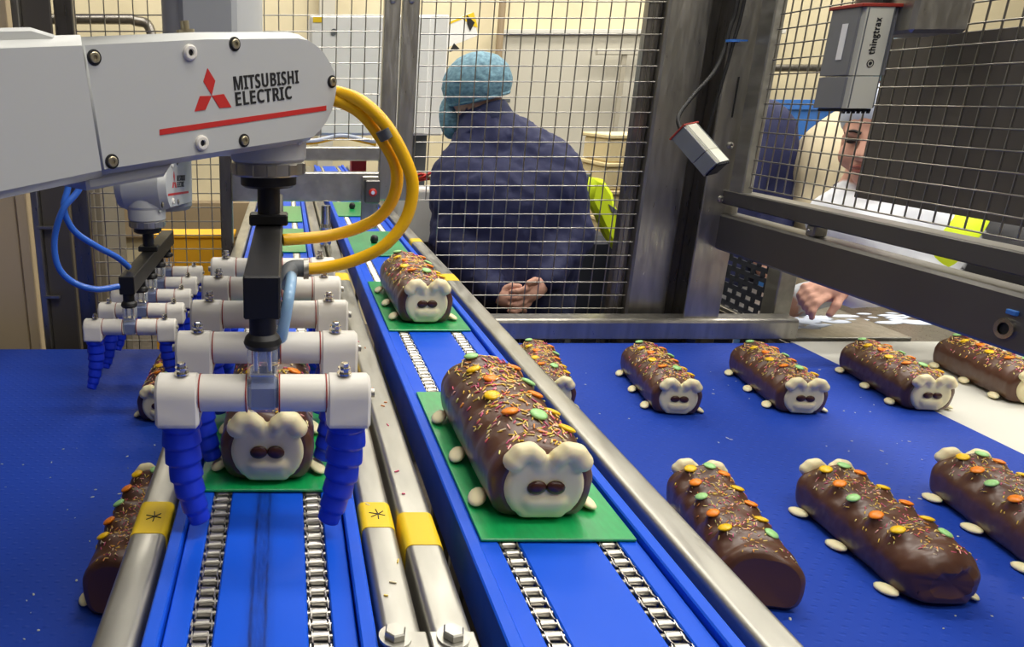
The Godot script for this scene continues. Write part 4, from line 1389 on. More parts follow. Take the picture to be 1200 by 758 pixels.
func make_robots() -> void:
	make_robot(Vector3(-0.0215, 0.4095, -0.875), Vector3(0.7656, 0.0919, -0.6367), 0.72, Vector3(-0.62, 0, -0.30), "big pale robot arm with red stripe and lettering across the upper left", 0.1015)
	var a := deg_to_rad(5.0)
	make_robot(Vector3(-0.331, 0.2075, -1.73), Vector3(-sin(a) * 0.995, 0.092, cos(a) * 0.995), 0.25, Vector3(-0.175, 0, -1.86), "second pale robot seen behind the big arm, its column rising above", 0.106)
	make_gripper(Vector3(-0.0215, 0.004, -0.62), false, "near gripper with white bars and blue fingers astride a cake")
	make_gripper(Vector3(-0.0205 - 0.3095, -0.202, -1.475), true, "far gripper with open blue fingers over the left belt")
	hose("air_hose", [Vector3(0.028, 0.409, -0.905), Vector3(0.0586, 0.405, -0.87), Vector3(0.0845, 0.3946, -0.85), Vector3(0.1112, 0.3689, -0.84), Vector3(0.1351, 0.3294, -0.84), Vector3(0.1433, 0.3006, -0.84), Vector3(0.1371, 0.2661, -0.84), Vector3(0.1145, 0.236, -0.84), Vector3(0.0849, 0.2185, -0.845), Vector3(0.0497, 0.2075, -0.85), Vector3(0.018, 0.205, -0.85)], 0.0072, m.yellow_hose, "outer yellow air hose looping lowest from the arm tip to the near gripper", "hose", "yellow air hoses")
	hose("air_hose", [Vector3(0.026, 0.401, -0.892), Vector3(0.0568, 0.3965, -0.868), Vector3(0.0836, 0.3830, -0.857), Vector3(0.1062, 0.3570, -0.855), Vector3(0.1245, 0.3264, -0.855), Vector3(0.1268, 0.2957, -0.86), Vector3(0.1142, 0.2691, -0.865), Vector3(0.0889, 0.2521, -0.87), Vector3(0.0491, 0.241, -0.87), Vector3(-0.0045, 0.238, -0.86)], 0.0072, m.yellow_hose, "inner yellow air hose looping from the arm tip to the black beam", "hose", "yellow air hoses")
	var st := surf()
	tube(st, [Vector3(-0.004, 0.004, 0), Vector3(0.0, 0.0, 0), Vector3(0.004, -0.004, 0)].map(func(p): return p * 1.0), 0.0155, 14, 1, 0.6)
	var tie := tag(obj("hose_tie", st, m.tie_grey, self, Transform3D(Basis(), Vector3(0.1107, 0.3615, -0.846))), "grey strap holding the two yellow hoses together", "strap")
	tie.rotation = Vector3(0, 0, -0.25)
	# elbow fitting and clear tube at the beam side
	var f := thing("tube_fitting", "grey elbow fitting at the end of the lower yellow hose", "fitting", Vector3(0.012, 0.205, -0.85))
	st = surf()
	tube(st, smooth_path([Vector3(0.012, 0, 0), Vector3(-0.004, 0.001, 0.002), Vector3(-0.012, -0.004, 0.014), Vector3(-0.014, -0.014, 0.02)], 4), 0.0105, 12)
	obj("elbow", st, m.tie_grey, f)
	st = surf()
	lathe(st, [Vector2(0.0105, 0), Vector2(0.0125, 0), Vector2(0.0125, 0.006), Vector2(0.0105, 0.006)], 14, Transform3D(Basis(Vector3(0, -1, 0), Vector3(1, 0, 0), Vector3(0, 0, 1)), Vector3(0.008, 0, 0)))
	obj("collar", st, m.steel, f)
	hose("clear_tube", [Vector3(-0.001, 0.190, -0.826), Vector3(0.004, 0.207, -0.80), Vector3(0.005, 0.212, -0.77), Vector3(0.002, 0.200, -0.74), Vector3(-0.003, 0.17, -0.735), Vector3(-0.0065, 0.152, -0.738)], 0.0062, m.pale_tube, "pale blue tube curling down beside the black beam of the near gripper", "tube", "blue air tubes")
	hose("air_tube", [Vector3(-0.375, 0.30, -1.44), Vector3(-0.398, 0.233, -1.42), Vector3(-0.4273, 0.1959, -1.40), Vector3(-0.4491, 0.1382, -1.40), Vector3(-0.4474, 0.0842, -1.40), Vector3(-0.4237, 0.0498, -1.41), Vector3(-0.3847, 0.030, -1.43), Vector3(-0.344, 0.030, -1.455)], 0.0064, m.blue_hose, "longer blue air tube looping lower at left into the far gripper", "tube", "blue air tubes")
	hose("air_tube", [Vector3(-0.408, 0.30, -1.44), Vector3(-0.4207, 0.233, -1.42), Vector3(-0.429, 0.1959, -1.41), Vector3(-0.4165, 0.1515, -1.42), Vector3(-0.3832, 0.1147, -1.45), Vector3(-0.352, 0.083, -1.49), Vector3(-0.335, 0.055, -1.52)], 0.0064, m.blue_hose, "shorter blue air tube curving at left onto the far gripper beam", "tube", "blue air tubes")


func make_cakes() -> void:
	var a := make_cake(0, Vector3(0.2485, 0.0035, -0.757), 0.0, "cake nearest the camera on the right track, facing front on a green plate")
	var b := make_cake(1, Vector3(0.653, BELT_Y, -0.945), -0.18 + PI, "cake next to the rail in the near row, tail to the camera")
	copy(a, "second cake along the right track, nearer the navy man", Vector3(0.2515, 0.0035, -1.408), 0.02)
	copy(a, "cake held between the near gripper's blue fingers", Vector3(-0.0205, 0.0035, -0.83), 0.0)
	var y := BELT_Y
	var t := -0.15
	copy(a, "cake in the far row half hidden behind the rail", Vector3(0.590, y, -1.58), t)
	copy(a, "leftmost fully visible cake in the far row on the blue belt", Vector3(0.852, y, -1.565), t)
	copy(a, "cake in the middle of the blue belt's far row", Vector3(1.121, y, -1.568), t)
	copy(a, "far-row cake straddling the blue belt's edge and cream mat", Vector3(1.405, y, -1.585), t)
	copy(a, "rightmost face-on cake lying wholly on the cream mat", Vector3(1.668, y, -1.62), t)
	var c := make_cake(2, Vector3(0.880, y, -0.945), -0.05 + PI, "middle cake of the near row, whole top in view")
	copy(c, "cake at the right border in the near row, tail cut off", Vector3(1.124, y, -0.985), -0.16 + PI)
	copy(b, "cake on the left belt behind the left steel rail, tail nearest", Vector3(-0.212, y, -0.93), PI - 0.05)
	copy(a, "cake on the left belt peeping out behind the near gripper", Vector3(-0.262, y, -1.53), 0.0)


func finger(b: Array, pts: Array, r: float) -> void:
	for i in pts.size() - 1:
		var k: float = r * (1.0 - 0.1 * i)
		b.append([pts[i].x, pts[i].y, pts[i].z, k, pts[i + 1].x, pts[i + 1].y, pts[i + 1].z, k * 0.92, 2])


func make_people() -> void:
	var navy := srgb(22, 33, 74).srgb_to_linear()
	var trousers := srgb(24, 30, 62).srgb_to_linear()
	var skin := srgb(214, 164, 144).srgb_to_linear()
	var white := srgb(222, 226, 234).srgb_to_linear()
	var cream := srgb(222, 208, 176).srgb_to_linear()
	var black := srgb(26, 26, 30).srgb_to_linear()
	noise.frequency = 0.02
	# ---- the man in navy, back to us, head bowed, hands clasped behind him
	var root := Vector3(0.77, FLOOR_Y, -2.48)
	var p := thing("person", "person in navy overalls and blue hair net, seen from behind, hands clasped behind back", "person", root)
	var st := surf()
	var b: Array = [
		[0.70, -0.30, -2.48, 0.145, 0.86, -0.30, -2.48, 0.145, 1],
		[0.76, -0.24, -2.48, 0.165, 0.745, 0.02, -2.51, 0.17, 0], [0.66, -0.16, -2.49, 0.13, 0.88, -0.16, -2.49, 0.13, 0],
		[0.64, 0.08, -2.53, 0.135, 0.87, 0.09, -2.52, 0.14, 0], [0.615, 0.16, -2.57, 0.085, 0.86, 0.18, -2.54, 0.105, 0], [0.64, 0.22, -2.58, 0.075, 0.79, 0.24, -2.56, 0.085, 0], [0.66, 0.285, -2.60, 0.068, 0.735, 0.285, -2.58, 0.066, 0],
		[0.71, 0.24, -2.57, 0.07, 0.690, 0.30, -2.60, 0.062, 0], [0.690, 0.29, -2.60, 0.056, 0.668, 0.37, -2.645, 0.054, 2],
		[0.652, 0.42, -2.67, 0.080, 0.655, 0.445, -2.655, 0.082, 2], [0.615, 0.38, -2.72, 0.05, 0.62, 0.40, -2.71, 0.06, 2],
		[0.905, 0.15, -2.53, 0.085, 0.970, -0.05, -2.47, 0.066, 0], [0.970, -0.05, -2.47, 0.064, 0.835, -0.165, -2.29, 0.046, 0],
		[0.590, 0.13, -2.57, 0.08, 0.565, -0.07, -2.49, 0.064, 0], [0.565, -0.07, -2.49, 0.062, 0.665, -0.195, -2.29, 0.046, 0],
		[0.70, -0.38, -2.47, 0.115, 0.69, -0.74, -2.46, 0.082, 1], [0.69, -0.74, -2.46, 0.08, 0.69, -1.07, -2.48, 0.055, 1], [0.69, -1.10, -2.49, 0.05, 0.69, -1.115, -2.62, 0.04, 1],
		[0.86, -0.38, -2.47, 0.115, 0.87, -0.74, -2.46, 0.082, 1], [0.87, -0.74, -2.46, 0.08, 0.87, -1.07, -2.48, 0.055, 1], [0.87, -1.10, -2.49, 0.05, 0.88, -1.115, -2.62, 0.04, 1],
	]
	flesh(st, b, 0.0125, 0.05, [navy, trousers, skin], root, 0.013)
	# clasped hands: the right hand holds the left
	var hb: Array = [[0.825, -0.170, -2.285, 0.03, 0.790, -0.185, -2.262, 0.030, 2], [0.790, -0.185, -2.262, 0.033, 0.768, -0.196, -2.245, 0.028, 2],
		[0.672, -0.200, -2.285, 0.030, 0.700, -0.212, -2.262, 0.029, 2], [0.700, -0.212, -2.262, 0.031, 0.728, -0.220, -2.252, 0.026, 2]]
	for i in 4:
		var dy := -0.020 * i + 0.015
		finger(hb, [Vector3(0.768, -0.185 + dy * 0.9, -2.238), Vector3(0.744, -0.190 + dy * 1.05, -2.218), Vector3(0.722, -0.196 + dy * 1.1, -2.216), Vector3(0.706, -0.200 + dy * 1.05, -2.230)], 0.0102)
		finger(hb, [Vector3(0.730, -0.208 + dy * 0.8, -2.262), Vector3(0.752, -0.216 + dy * 0.8, -2.268), Vector3(0.770, -0.224 + dy * 0.8, -2.272)], 0.0098)
	finger(hb, [Vector3(0.800, -0.160, -2.258), Vector3(0.780, -0.150, -2.235), Vector3(0.757, -0.154, -2.222)], 0.0115)
	finger(hb, [Vector3(0.690, -0.185, -2.262), Vector3(0.712, -0.172, -2.248), Vector3(0.734, -0.170, -2.240)], 0.0112)
	flesh(st, hb, 0.0042, 0.006, [navy, trousers, skin], root)
	obj("body", st, m.person, p)
	st = surf()
	lathe(st, [Vector2(0.088, -0.03), Vector2(0.080, 0.004), Vector2(0.074, 0.028), Vector2(0.066, 0.030), Vector2(0.068, 0.0)], 26, Transform3D(Basis(Vector3(0, 0, 1), 0.30).rotated(Vector3(1, 0, 0), -0.35), Vector3(0.690, 0.336, -2.618) - root), true)
	obj("collar", st, m.navy, p)
	hair_net(p, Vector3(0.655, 0.445, -2.655) - root, Vector3(0.118, 0.104, 0.122), 0.22)
	st = surf()
	blob(st, Vector3(0.578, 0.33, -2.70) - root, Vector3(0.035, 0.075, 0.06), Basis(Vector3(0, 0, 1), 0.15), 10, 14)
	obj("beard_net", st, m.hair_net, p)
	for sx in [-1.0, 1.0]:
		st = surf()
		blob(st, Vector3(0.652 + sx * 0.086, 0.405, -2.665) - root, Vector3(0.012, 0.030, 0.019), Basis(), 8, 10)
		obj("ear", st, m.skin, p)
	# ---- second person in navy behind the columns
	root = Vector3(1.58, FLOOR_Y, -2.78)
	p = thing("person", "person in navy overalls mostly hidden behind the steel columns", "person", root)
	st = surf()
	b = [[1.40, -0.25, -2.78, 0.15, 1.56, -0.25, -2.78, 0.15, 1], [1.47, -0.2, -2.78, 0.165, 1.49, 0.08, -2.78, 0.175, 0], [1.38, 0.15, -2.78, 0.13, 1.62, 0.20, -2.78, 0.135, 0], [1.42, 0.28, -2.78, 0.09, 1.62, 0.31, -2.78, 0.09, 0],
		[1.52, 0.34, -2.78, 0.058, 1.52, 0.44, -2.79, 0.056, 2], [1.52, 0.50, -2.80, 0.088, 1.52, 0.54, -2.79, 0.092, 2],
		[1.66, 0.27, -2.77, 0.09, 1.735, 0.06, -2.74, 0.07, 0], [1.735, 0.06, -2.74, 0.068, 1.66, -0.14, -2.62, 0.05, 0], [1.66, -0.14, -2.62, 0.036, 1.64, -0.20, -2.58, 0.034, 2],
		[1.34, 0.25, -2.77, 0.09, 1.29, 0.04, -2.74, 0.07, 0], [1.29, 0.04, -2.74, 0.068, 1.36, -0.15, -2.62, 0.05, 0], [1.36, -0.15, -2.62, 0.036, 1.38, -0.21, -2.58, 0.034, 2],
		[1.40, -0.38, -2.78, 0.115, 1.39, -0.74, -2.77, 0.082, 1], [1.39, -0.74, -2.77, 0.08, 1.39, -1.08, -2.78, 0.055, 1], [1.56, -0.38, -2.78, 0.115, 1.57, -0.74, -2.77, 0.082, 1], [1.57, -0.74, -2.77, 0.08, 1.57, -1.08, -2.78, 0.055, 1]]
	for q in b:
		q[0] += 0.10
		q[4] += 0.10
	flesh(st, b, 0.016, 0.05, [navy, trousers, skin], root, 0.006)
	obj("body", st, m.person, p)
	hair_net(p, Vector3(1.62, 0.545, -2.79) - root, Vector3(0.11, 0.10, 0.115), 0.0)
	# ---- high-visibility vest edge beside the first man
	st = surf()
	var vest: Array = [Vector2(-0.055, 0.13), Vector2(-0.02, 0.125), Vector2(0.02, 0.075), Vector2(0.035, 0.03), Vector2(0.08, -0.03), Vector2(0.088, -0.11), Vector2(0.06, -0.13), Vector2(0.02, -0.08), Vector2(-0.02, -0.01), Vector2(-0.06, 0.05)]
	prism(st, vest, -0.03, 0.03, Transform3D(), 0.012)
	var v := thing("high_visibility_vest", "bright yellow vest hanging between the navy man and the steel column", "vest", Vector3(1.13, 0.0, -2.62))
	obj("panel", st, m.high_vis, v)
	st = surf()
	prism(st, [Vector2(0.005, 0.04), Vector2(0.045, 0.015), Vector2(0.058, -0.005), Vector2(0.02, 0.012)], 0.029, 0.033)
	obj("grey_band", st, m.tie_grey, v)
	bar_part("hanging_rail", Vector3(-0.07, FLOOR_Y, -0.045), Vector3(-0.04, 0.14, -0.032), m.tie_grey, v)
	# ---- person in a cream coat beyond the corner
	root = Vector3(2.07, FLOOR_Y, -2.66)
	p = thing("person", "person in a cream coat beyond the side mesh, head behind the hanging camera unit", "person", root)
	st = surf()
	b = [[1.86, -0.25, -2.66, 0.15, 2.0, -0.25, -2.66, 0.15, 0], [1.90, -0.2, -2.66, 0.18, 1.92, 0.08, -2.66, 0.18, 0], [1.82, 0.17, -2.66, 0.14, 2.04, 0.20, -2.66, 0.14, 0], [1.86, 0.28, -2.66, 0.10, 2.02, 0.30, -2.66, 0.10, 0],
		[1.93, 0.34, -2.66, 0.06, 1.92, 0.42, -2.67, 0.056, 2], [1.91, 0.47, -2.68, 0.088, 1.905, 0.51, -2.67, 0.092, 2],
		[1.80, 0.23, -2.66, 0.09, 1.765, 0.03, -2.62, 0.075, 0], [1.765, 0.03, -2.62, 0.07, 1.84, -0.13, -2.48, 0.05, 0], [1.84, -0.13, -2.48, 0.036, 1.86, -0.19, -2.44, 0.034, 2],
		[2.08, 0.24, -2.66, 0.09, 2.13, 0.03, -2.62, 0.075, 0], [2.13, 0.03, -2.62, 0.07, 2.04, -0.13, -2.48, 0.05, 0], [2.04, -0.13, -2.48, 0.036, 2.02, -0.19, -2.44, 0.034, 2],
		[1.85, -0.38, -2.66, 0.13, 1.85, -0.70, -2.66, 0.11, 0], [2.0, -0.38, -2.66, 0.13, 2.0, -0.70, -2.66, 0.11, 0], [1.86, -0.72, -2.66, 0.075, 1.86, -1.09, -2.67, 0.055, 1], [2.0, -0.72, -2.66, 0.075, 2.0, -1.09, -2.67, 0.055, 1]]
	for q in b:
		q[0] += 0.14
		q[4] += 0.14
	flesh(st, b, 0.016, 0.05, [cream, black, skin], root, 0.006)
	obj("body", st, m.person, p)
	hair_net(p, Vector3(2.045, 0.505, -2.67) - root, Vector3(0.112, 0.10, 0.118), 0.0)
	# ---- the person in white bending over the table, face towards us
	root = Vector3(2.02, FLOOR_Y, -1.66)
	p = thing("person", "person in a white coat bending over the table, face half hidden by the dark sheet", "person", root)
	st = surf()
	b = [[1.545, 0.08, -1.96, 0.10, 1.62, 0.06, -1.90, 0.11, 0], [1.62, 0.055, -1.88, 0.112, 1.66, 0.038, -1.85, 0.105, 0], [1.465, 0.095, -1.95, 0.068, 1.60, 0.10, -1.99, 0.075, 0],
		[1.715, 0.02, -1.815, 0.100, 2.02, -0.08, -1.66, 0.14, 1],
		[1.545, 0.14, -1.965, 0.050, 1.527, 0.215, -1.955, 0.048, 2],
		[1.49, 0.06, -1.88, 0.072, 1.64, -0.055, -1.80, 0.056, 0], [1.64, -0.050, -1.80, 0.054, 1.410, -0.065, -1.76, 0.038, 0],
		[1.56, 0.05, -2.0, 0.07, 1.66, -0.10, -2.05, 0.055, 0], [1.66, -0.10, -2.05, 0.052, 1.52, -0.18, -2.10, 0.04, 0], [1.52, -0.18, -2.10, 0.033, 1.46, -0.205, -2.10, 0.028, 2],
		[2.05, -0.14, -1.72, 0.11, 2.10, -0.62, -1.72, 0.085, 1], [2.10, -0.62, -1.72, 0.08, 2.14, -1.08, -1.70, 0.055, 1], [2.05, -0.14, -1.58, 0.11, 2.10, -0.62, -1.58, 0.085, 1], [2.10, -0.62, -1.58, 0.08, 2.14, -1.08, -1.58, 0.055, 1]]
	flesh(st, b, 0.0125, 0.045, [white, black, skin], root, 0.007)
	# near hand on the work
	var nb: Array = [[1.420, -0.085, -1.76, 0.026, 1.388, -0.090, -1.765, 0.026, 2], [1.388, -0.090, -1.765, 0.029, 1.358, -0.096, -1.77, 0.024, 2]]
	for i in 4:
		var o := 0.0155 * (i - 1.5)
		finger(nb, [Vector3(1.355, -0.090 - o * 0.5, -1.768 + o), Vector3(1.328, -0.100 - o * 0.6, -1.762 + o * 1.15), Vector3(1.316, -0.120 - o * 0.6, -1.756 + o * 1.15), Vector3(1.318, -0.138 - o * 0.5, -1.752 + o)], 0.0090)
	finger(nb, [Vector3(1.390, -0.098, -1.744), Vector3(1.372, -0.118, -1.730), Vector3(1.360, -0.140, -1.728)], 0.0102)
	for q in nb:
		for e in [0, 4]:
			q[e] -= 0.022
			q[e + 1] += 0.030
	flesh(st, nb, 0.0042, 0.006, [white, black, skin], root)
	# head on its own fine grid, in a frame turned to where the person looks
	var f := Vector3(-0.84, -0.08, 0.54).normalized()
	var side := Vector3.UP.cross(f).normalized()
	var up := f.cross(side).normalized()
	var hc := Vector3(1.520, 0.296, -1.93)
	var hd: Array = []
	for q in [[0, 0.03, -0.02, 0.088, 0, 0.045, 0.0, 0.086], [0, -0.03, 0.022, 0.062, 0, -0.072, 0.046, 0.034], [-0.03, -0.035, 0.036, 0.042, 0.03, -0.035, 0.036, 0.042], [0, 0.012, 0.080, 0.010, 0, -0.028, 0.096, 0.0125], [-0.010, -0.030, 0.088, 0.008, 0.010, -0.030, 0.088, 0.008], [-0.04, 0.022, 0.066, 0.014, 0.04, 0.022, 0.066, 0.014], [0, -0.088, 0.060, 0.017, 0, -0.088, 0.056, 0.018], [0, -0.05, -0.02, 0.05, 0, -0.12, -0.03, 0.048], [-0.080, 0.0, -0.02, 0.012, -0.080, -0.03, -0.015, 0.010], [0.080, 0.0, -0.02, 0.012, 0.080, -0.03, -0.015, 0.010], [-0.014, -0.060, 0.077, 0.008, 0.014, -0.060, 0.077, 0.008]]:
		var a1: Vector3 = hc + side * q[0] + up * q[1] + f * q[2]
		var a2: Vector3 = hc + side * q[4] + up * q[5] + f * q[6]
		hd.append([a1.x, a1.y, a1.z, q[3] * 0.95, a2.x, a2.y, a2.z, q[7] * 0.95, 2])
	flesh(st, hd, 0.0045, 0.016, [white, black, skin], root)
	obj("body", st, m.person, p)
	var fb := Basis(side, up, f)
	for sx in [-1.0, 1.0]:
		st = surf()
		blob(st, hc + fb * Vector3(sx * 0.032, 0.004, 0.079) - root, Vector3(0.013, 0.0065, 0.006), fb, 8, 12)
		obj("eye", st, m.dark_hair, p)
		st = surf()
		tube(st, smooth_path([hc + fb * Vector3(sx * 0.012, 0.024, 0.084) - root, hc + fb * Vector3(sx * 0.032, 0.030, 0.081) - root, hc + fb * Vector3(sx * 0.052, 0.022, 0.068) - root], 4), 0.0038, 6)
		obj("eyebrow", st, m.dark_hair, p)
	st = surf()
	tube(st, smooth_path([hc + fb * Vector3(-0.022, -0.060, 0.078) - root, hc + fb * Vector3(0, -0.057, 0.087) - root, hc + fb * Vector3(0.022, -0.060, 0.078) - root], 4), 0.0045, 8)
	tube(st, smooth_path([hc + fb * Vector3(-0.018, -0.066, 0.077) - root, hc + fb * Vector3(0, -0.068, 0.085) - root, hc + fb * Vector3(0.018, -0.066, 0.077) - root], 4), 0.0045, 8)
	obj("lips", st, m.lip, p)
	st = surf()
	blob(st, hc + up * 0.058 - f * 0.018 - root, Vector3(0.099, 0.080, 0.103), fb * Basis(Vector3(1, 0, 0), -0.35), 12, 20)
	obj("cap", st, m.cap_white, p)
	st = surf()
	lathe(st, [Vector2(0.108, -0.034), Vector2(0.116, -0.028), Vector2(0.118, 0.028), Vector2(0.110, 0.034)], 26, Transform3D(Basis(Vector3(0.52, 0.85, 0.0).normalized(), Vector3(0.82, -0.22, 0.51).normalized(), Vector3(0.44, -0.27, -0.85).normalized()).orthonormalized(), Vector3(1.668, 0.036, -1.845) - root), true)
	obj("high_visibility_band", st, m.high_vis, p)
	st = surf()
	lathe(st, [Vector2(0.066, 0.0), Vector2(0.072, 0.02), Vector2(0.064, 0.05), Vector2(0.060, 0.05)], 22, Transform3D(Basis(Vector3(0, 0, 1), 0.35), Vector3(1.545, 0.140, -1.965) - root), true)
	obj("collar", st, m.navy, p)


func hair_net(p: Node3D, c: Vector3, r: Vector3, lean: float) -> void:
	var st := surf()
	st.set_smooth_group(1)
	var bas := Basis(Vector3(0, 0, 1), lean)
	var rings := 14
	var seg := 28
	var g: Array = []
	for i in rings + 1:
		var t := PI * 0.66 * i / rings
		var row: Array = []
		for k in seg:
			var a := TAU * k / seg
			var d := Vector3(sin(t) * cos(a), cos(t), sin(t) * sin(a))
			var pleat := 1.0 + 0.035 * sin(a * 13.0) * pow(float(i) / rings, 2.0) + 0.03 * noise.get_noise_3d(d.x * 260.0, d.y * 260.0, d.z * 260.0)
			row.append(c + bas * (d * r * pleat))
		g.append(row)
	for i in rings:
		for k in seg:
			var k2 := (k + 1) % seg
			quad(st, g[i][k], g[i][k2], g[i + 1][k2], g[i + 1][k], g[i][k] - c + g[i + 1][k2] - c)
	var o := obj("hair_net", st, m.hair_net, p)
	st = surf()
	var ring: Array = []
	for k in 29:
		var a := TAU * k / 28
		ring.append(c + bas * (Vector3(sin(PI * 0.66) * cos(a), cos(PI * 0.66), sin(PI * 0.66) * sin(a)) * r * 0.985))
	tube(st, ring, 0.006, 8)
	obj("elastic_band", st, m.hair_net, o)


func camera_unit(label: String, called: String, at: Vector3, bas: Basis) -> Node3D:
	# length along -y, front face towards +z
	var d := thing(called, label, "sensor", at, "machine vision units")
	var st := surf()
	prism(st, [Vector2(-0.030, -0.027), Vector2(-0.026, -0.034), Vector2(0.026, -0.034), Vector2(0.034, -0.027), Vector2(0.034, 0.027), Vector2(0.027, 0.034), Vector2(-0.026, 0.034), Vector2(-0.030, 0.027)], 0.0, 0.112, Transform3D(bas * Basis(Vector3(1, 0, 0), Vector3(0, 0, 1), Vector3(0, -1, 0)), Vector3.ZERO), 0.0, -1, false)
	obj("upper_case", st, m.device_light, d)
	st = surf()
	prism(st, [Vector2(-0.030, -0.027), Vector2(-0.026, -0.034), Vector2(0.026, -0.034), Vector2(0.034, -0.027), Vector2(0.034, 0.027), Vector2(0.027, 0.034), Vector2(-0.026, 0.034), Vector2(-0.030, 0.027)], 0.1135, 0.168, Transform3D(bas * Basis(Vector3(1, 0, 0), Vector3(0, 0, 1), Vector3(0, -1, 0)), Vector3.ZERO), 0.0, -1, false)
	obj("lower_case", st, m.device_light, d)
	st = surf()
	for q in [[-0.033, -0.056, 0.112], [0.037, -0.056, 0.112], [-0.0325, -0.141, 0.054]]:
		st = surf()
		box(st, bas * Vector3(q[0], q[1], 0.0), Vector3(0.005, q[2], 0.06), 0.001, bas)
		obj("side_plate", st, m.device_grey, d)
	st = surf()
	box(st, bas * Vector3(0.001, 0.003, 0), Vector3(0.078, 0.006, 0.072), 0.001, bas)
	obj("red_end_gasket", st, m.red_ring, d)
	st = surf()
	box(st, bas * Vector3(0.002, -0.171, 0), Vector3(0.058, 0.005, 0.056), 0.001, bas)
	for i in 6:
		box(st, bas * Vector3(-0.024 + i * 0.0098, -0.174, 0.028), Vector3(0.004, 0.006, 0.006), 0.001, bas)
	obj("lens_end", st, m.cable_black, d)
	for x in [-0.0225, 0.0265]:
		st = surf()
		box(st, bas * Vector3(x, -0.084, 0.0342), Vector3(0.0018, 0.166, 0.0012), 0.0, bas)
		obj("groove", st, m.tie_grey, d)
	return d


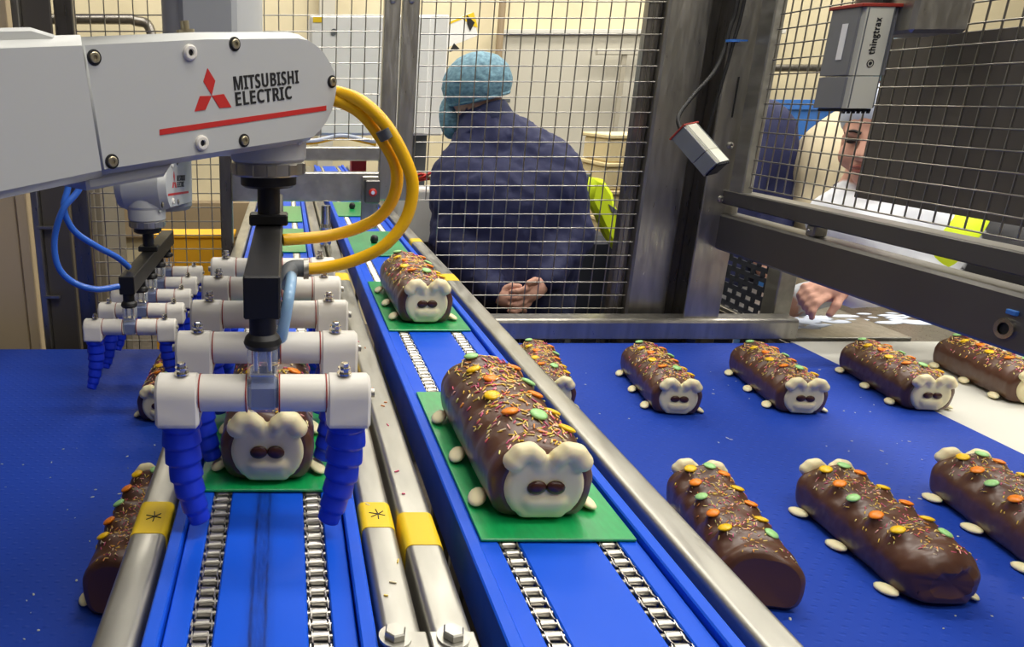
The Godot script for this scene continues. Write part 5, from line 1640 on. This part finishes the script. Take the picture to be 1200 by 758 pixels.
func make_small_things() -> void:
	# sugar strands spilled on the paired rails
	var ss := surf()
	var tones := [srgb(226, 92, 130), srgb(244, 210, 96), srgb(240, 150, 80), srgb(238, 226, 190)]
	for i in 16:
		ss.set_color(tones[i % 4].srgb_to_linear())
		var q := Vector3((0.0885 if i % 2 else 0.1275) + rng.randf_range(-0.011, 0.011), 0.0058, rng.randf_range(-1.2, -0.5))
		var e := Vector3(cos(i * 1.9), 0, sin(i * 1.9)) * rng.randf_range(0.0015, 0.0034)
		tube(ss, [q - e, q, q + e], 0.0008, 5)
	var spill := obj("spilled_strands", ss, m.sprinkle, self)
	tag(spill, "loose coloured sugar strands spilled along the paired steel rails", "sprinkles")
	stuff(spill)
	# hanging unit, top right: printed front turned towards the camera
	var yaw := Basis(Vector3.UP, 0.12)
	var d := camera_unit("hanging rectangular camera unit with vertical black lettering at the upper right", "camera_unit", Vector3(1.022, 0.549, -1.40), yaw)
	var txt := letters("thingtrax", 0.060, 0.0165, true)
	put("lettering", txt, m.black_print, d, Transform3D(yaw * Basis(Vector3(0, 0, 1), PI / 2), yaw * Vector3(0.0095, -0.077, 0.0342)))
	var st := surf()
	var disc := Transform3D(yaw * Basis(Vector3(1, 0, 0), Vector3(0, 0, 1), Vector3(0, -1, 0)), yaw * Vector3(0.002, -0.092, 0.0341))
	lathe(st, [Vector2(0.0055, 0), Vector2(0.0068, 0), Vector2(0.0068, 0.0006), Vector2(0.0055, 0.0006)], 24, disc)
	lathe(st, [Vector2(0, 0), Vector2(0.003, 0), Vector2(0.003, 0.0008), Vector2(0, 0.0008)], 16, disc)
	obj("emblem_ring", st, m.black_print, d)
	st = surf()
	box(st, yaw * Vector3(-0.0362, -0.055, 0.006), Vector3(0.0008, 0.06, 0.012), 0.0, yaw)
	obj("side_label", st, m.cabinet_white, d)
	st = surf()
	lathe(st, [Vector2(0, 0.004), Vector2(0.016, 0.004), Vector2(0.016, 0.02), Vector2(0.01, 0.024), Vector2(0.01, 0.3), Vector2(0, 0.3)], 14)
	obj("top_gland", st, m.steel_dark, d)
	var a := thing("mounting_arm", "short stainless arm fixed above the dark sheet beside the hanging unit", "bracket", Vector3(1.12, 0.505, -1.43))
	bar_part("arm", Vector3(-0.055, 0.0, -0.03), Vector3(0.044, 0.14, 0.09), m.steel, a, 0.006)
	bar_part("clamp", Vector3(-0.066, 0.01, -0.022), Vector3(-0.0555, 0.10, 0.03), m.gap_black, a)
	bar_part("hanger", Vector3(-0.02, 0.14, -0.02), Vector3(0.02, CEIL_Y - 0.505, 0.02), m.steel_dark, a)
	var g := thing("green_tag", "small bright green tag hanging just below the steel arm", "tag", Vector3(1.10, 0.468, -1.47))
	bar_part("tag", Vector3(-0.014, 0, -0.002), Vector3(0.014, 0.024, 0.002), m.green_tag, g, 0.0)
	bar_part("string", Vector3(-0.001, 0.024, -0.001), Vector3(0.001, 0.038, 0.001), m.cable_black, g, 0.0)
	# second unit, tilted, on the corner column
	var bas := Basis(Vector3(0.80, 0.10, -0.45).normalized(), Vector3(-0.50, 0.66, -0.56).normalized(), Vector3.ZERO)
	var ez := bas.x.cross(bas.y).normalized()
	bas = Basis(bas.x, ez.cross(bas.x).normalized(), ez) * 0.74
	d = camera_unit("tilted camera unit on the corner column with cables looping above", "camera_unit", Vector3(1.000, 0.318, -1.90), bas)
	st = surf()
	box(st, bas * Vector3(0.036, -0.03, -0.012), Vector3(0.03, 0.06, 0.03), 0.003, bas)
	obj("mount_block", st, m.cable_black, d)
	hose("cable", [Vector3(1.122, 1.6, -1.965), Vector3(1.118, 0.72, -1.965), Vector3(1.108, 0.56, -1.965), Vector3(1.085, 0.47, -1.955), Vector3(1.030, 0.405, -1.94), Vector3(0.990, 0.355, -1.92), Vector3(0.992, 0.320, -1.902)], 0.0052, m.cable_black, "left black cable dropping beside the tall column to the tilted unit", "cable", "black cables at the corner")
	hose("cable", [Vector3(1.138, 1.6, -1.962), Vector3(1.133, 0.72, -1.962), Vector3(1.120, 0.52, -1.962), Vector3(1.104, 0.40, -1.962), Vector3(1.088, 0.26, -1.963)], 0.0042, m.cable_black, "right black cable running straight down beside the slotted column", "cable", "black cables at the corner")
	var k := thing("cable_tie", "blue tie round the two black cables at the corner", "tie", Vector3(1.118, 0.535, -1.962))
	st = surf()
	lathe(st, [Vector2(0.012, -0.003), Vector2(0.018, -0.003), Vector2(0.018, 0.003), Vector2(0.012, 0.003)], 16)
	box(st, Vector3(0.028, 0.001, 0), Vector3(0.02, 0.004, 0.003))
	obj("band", st, m.blue_plastic, k)
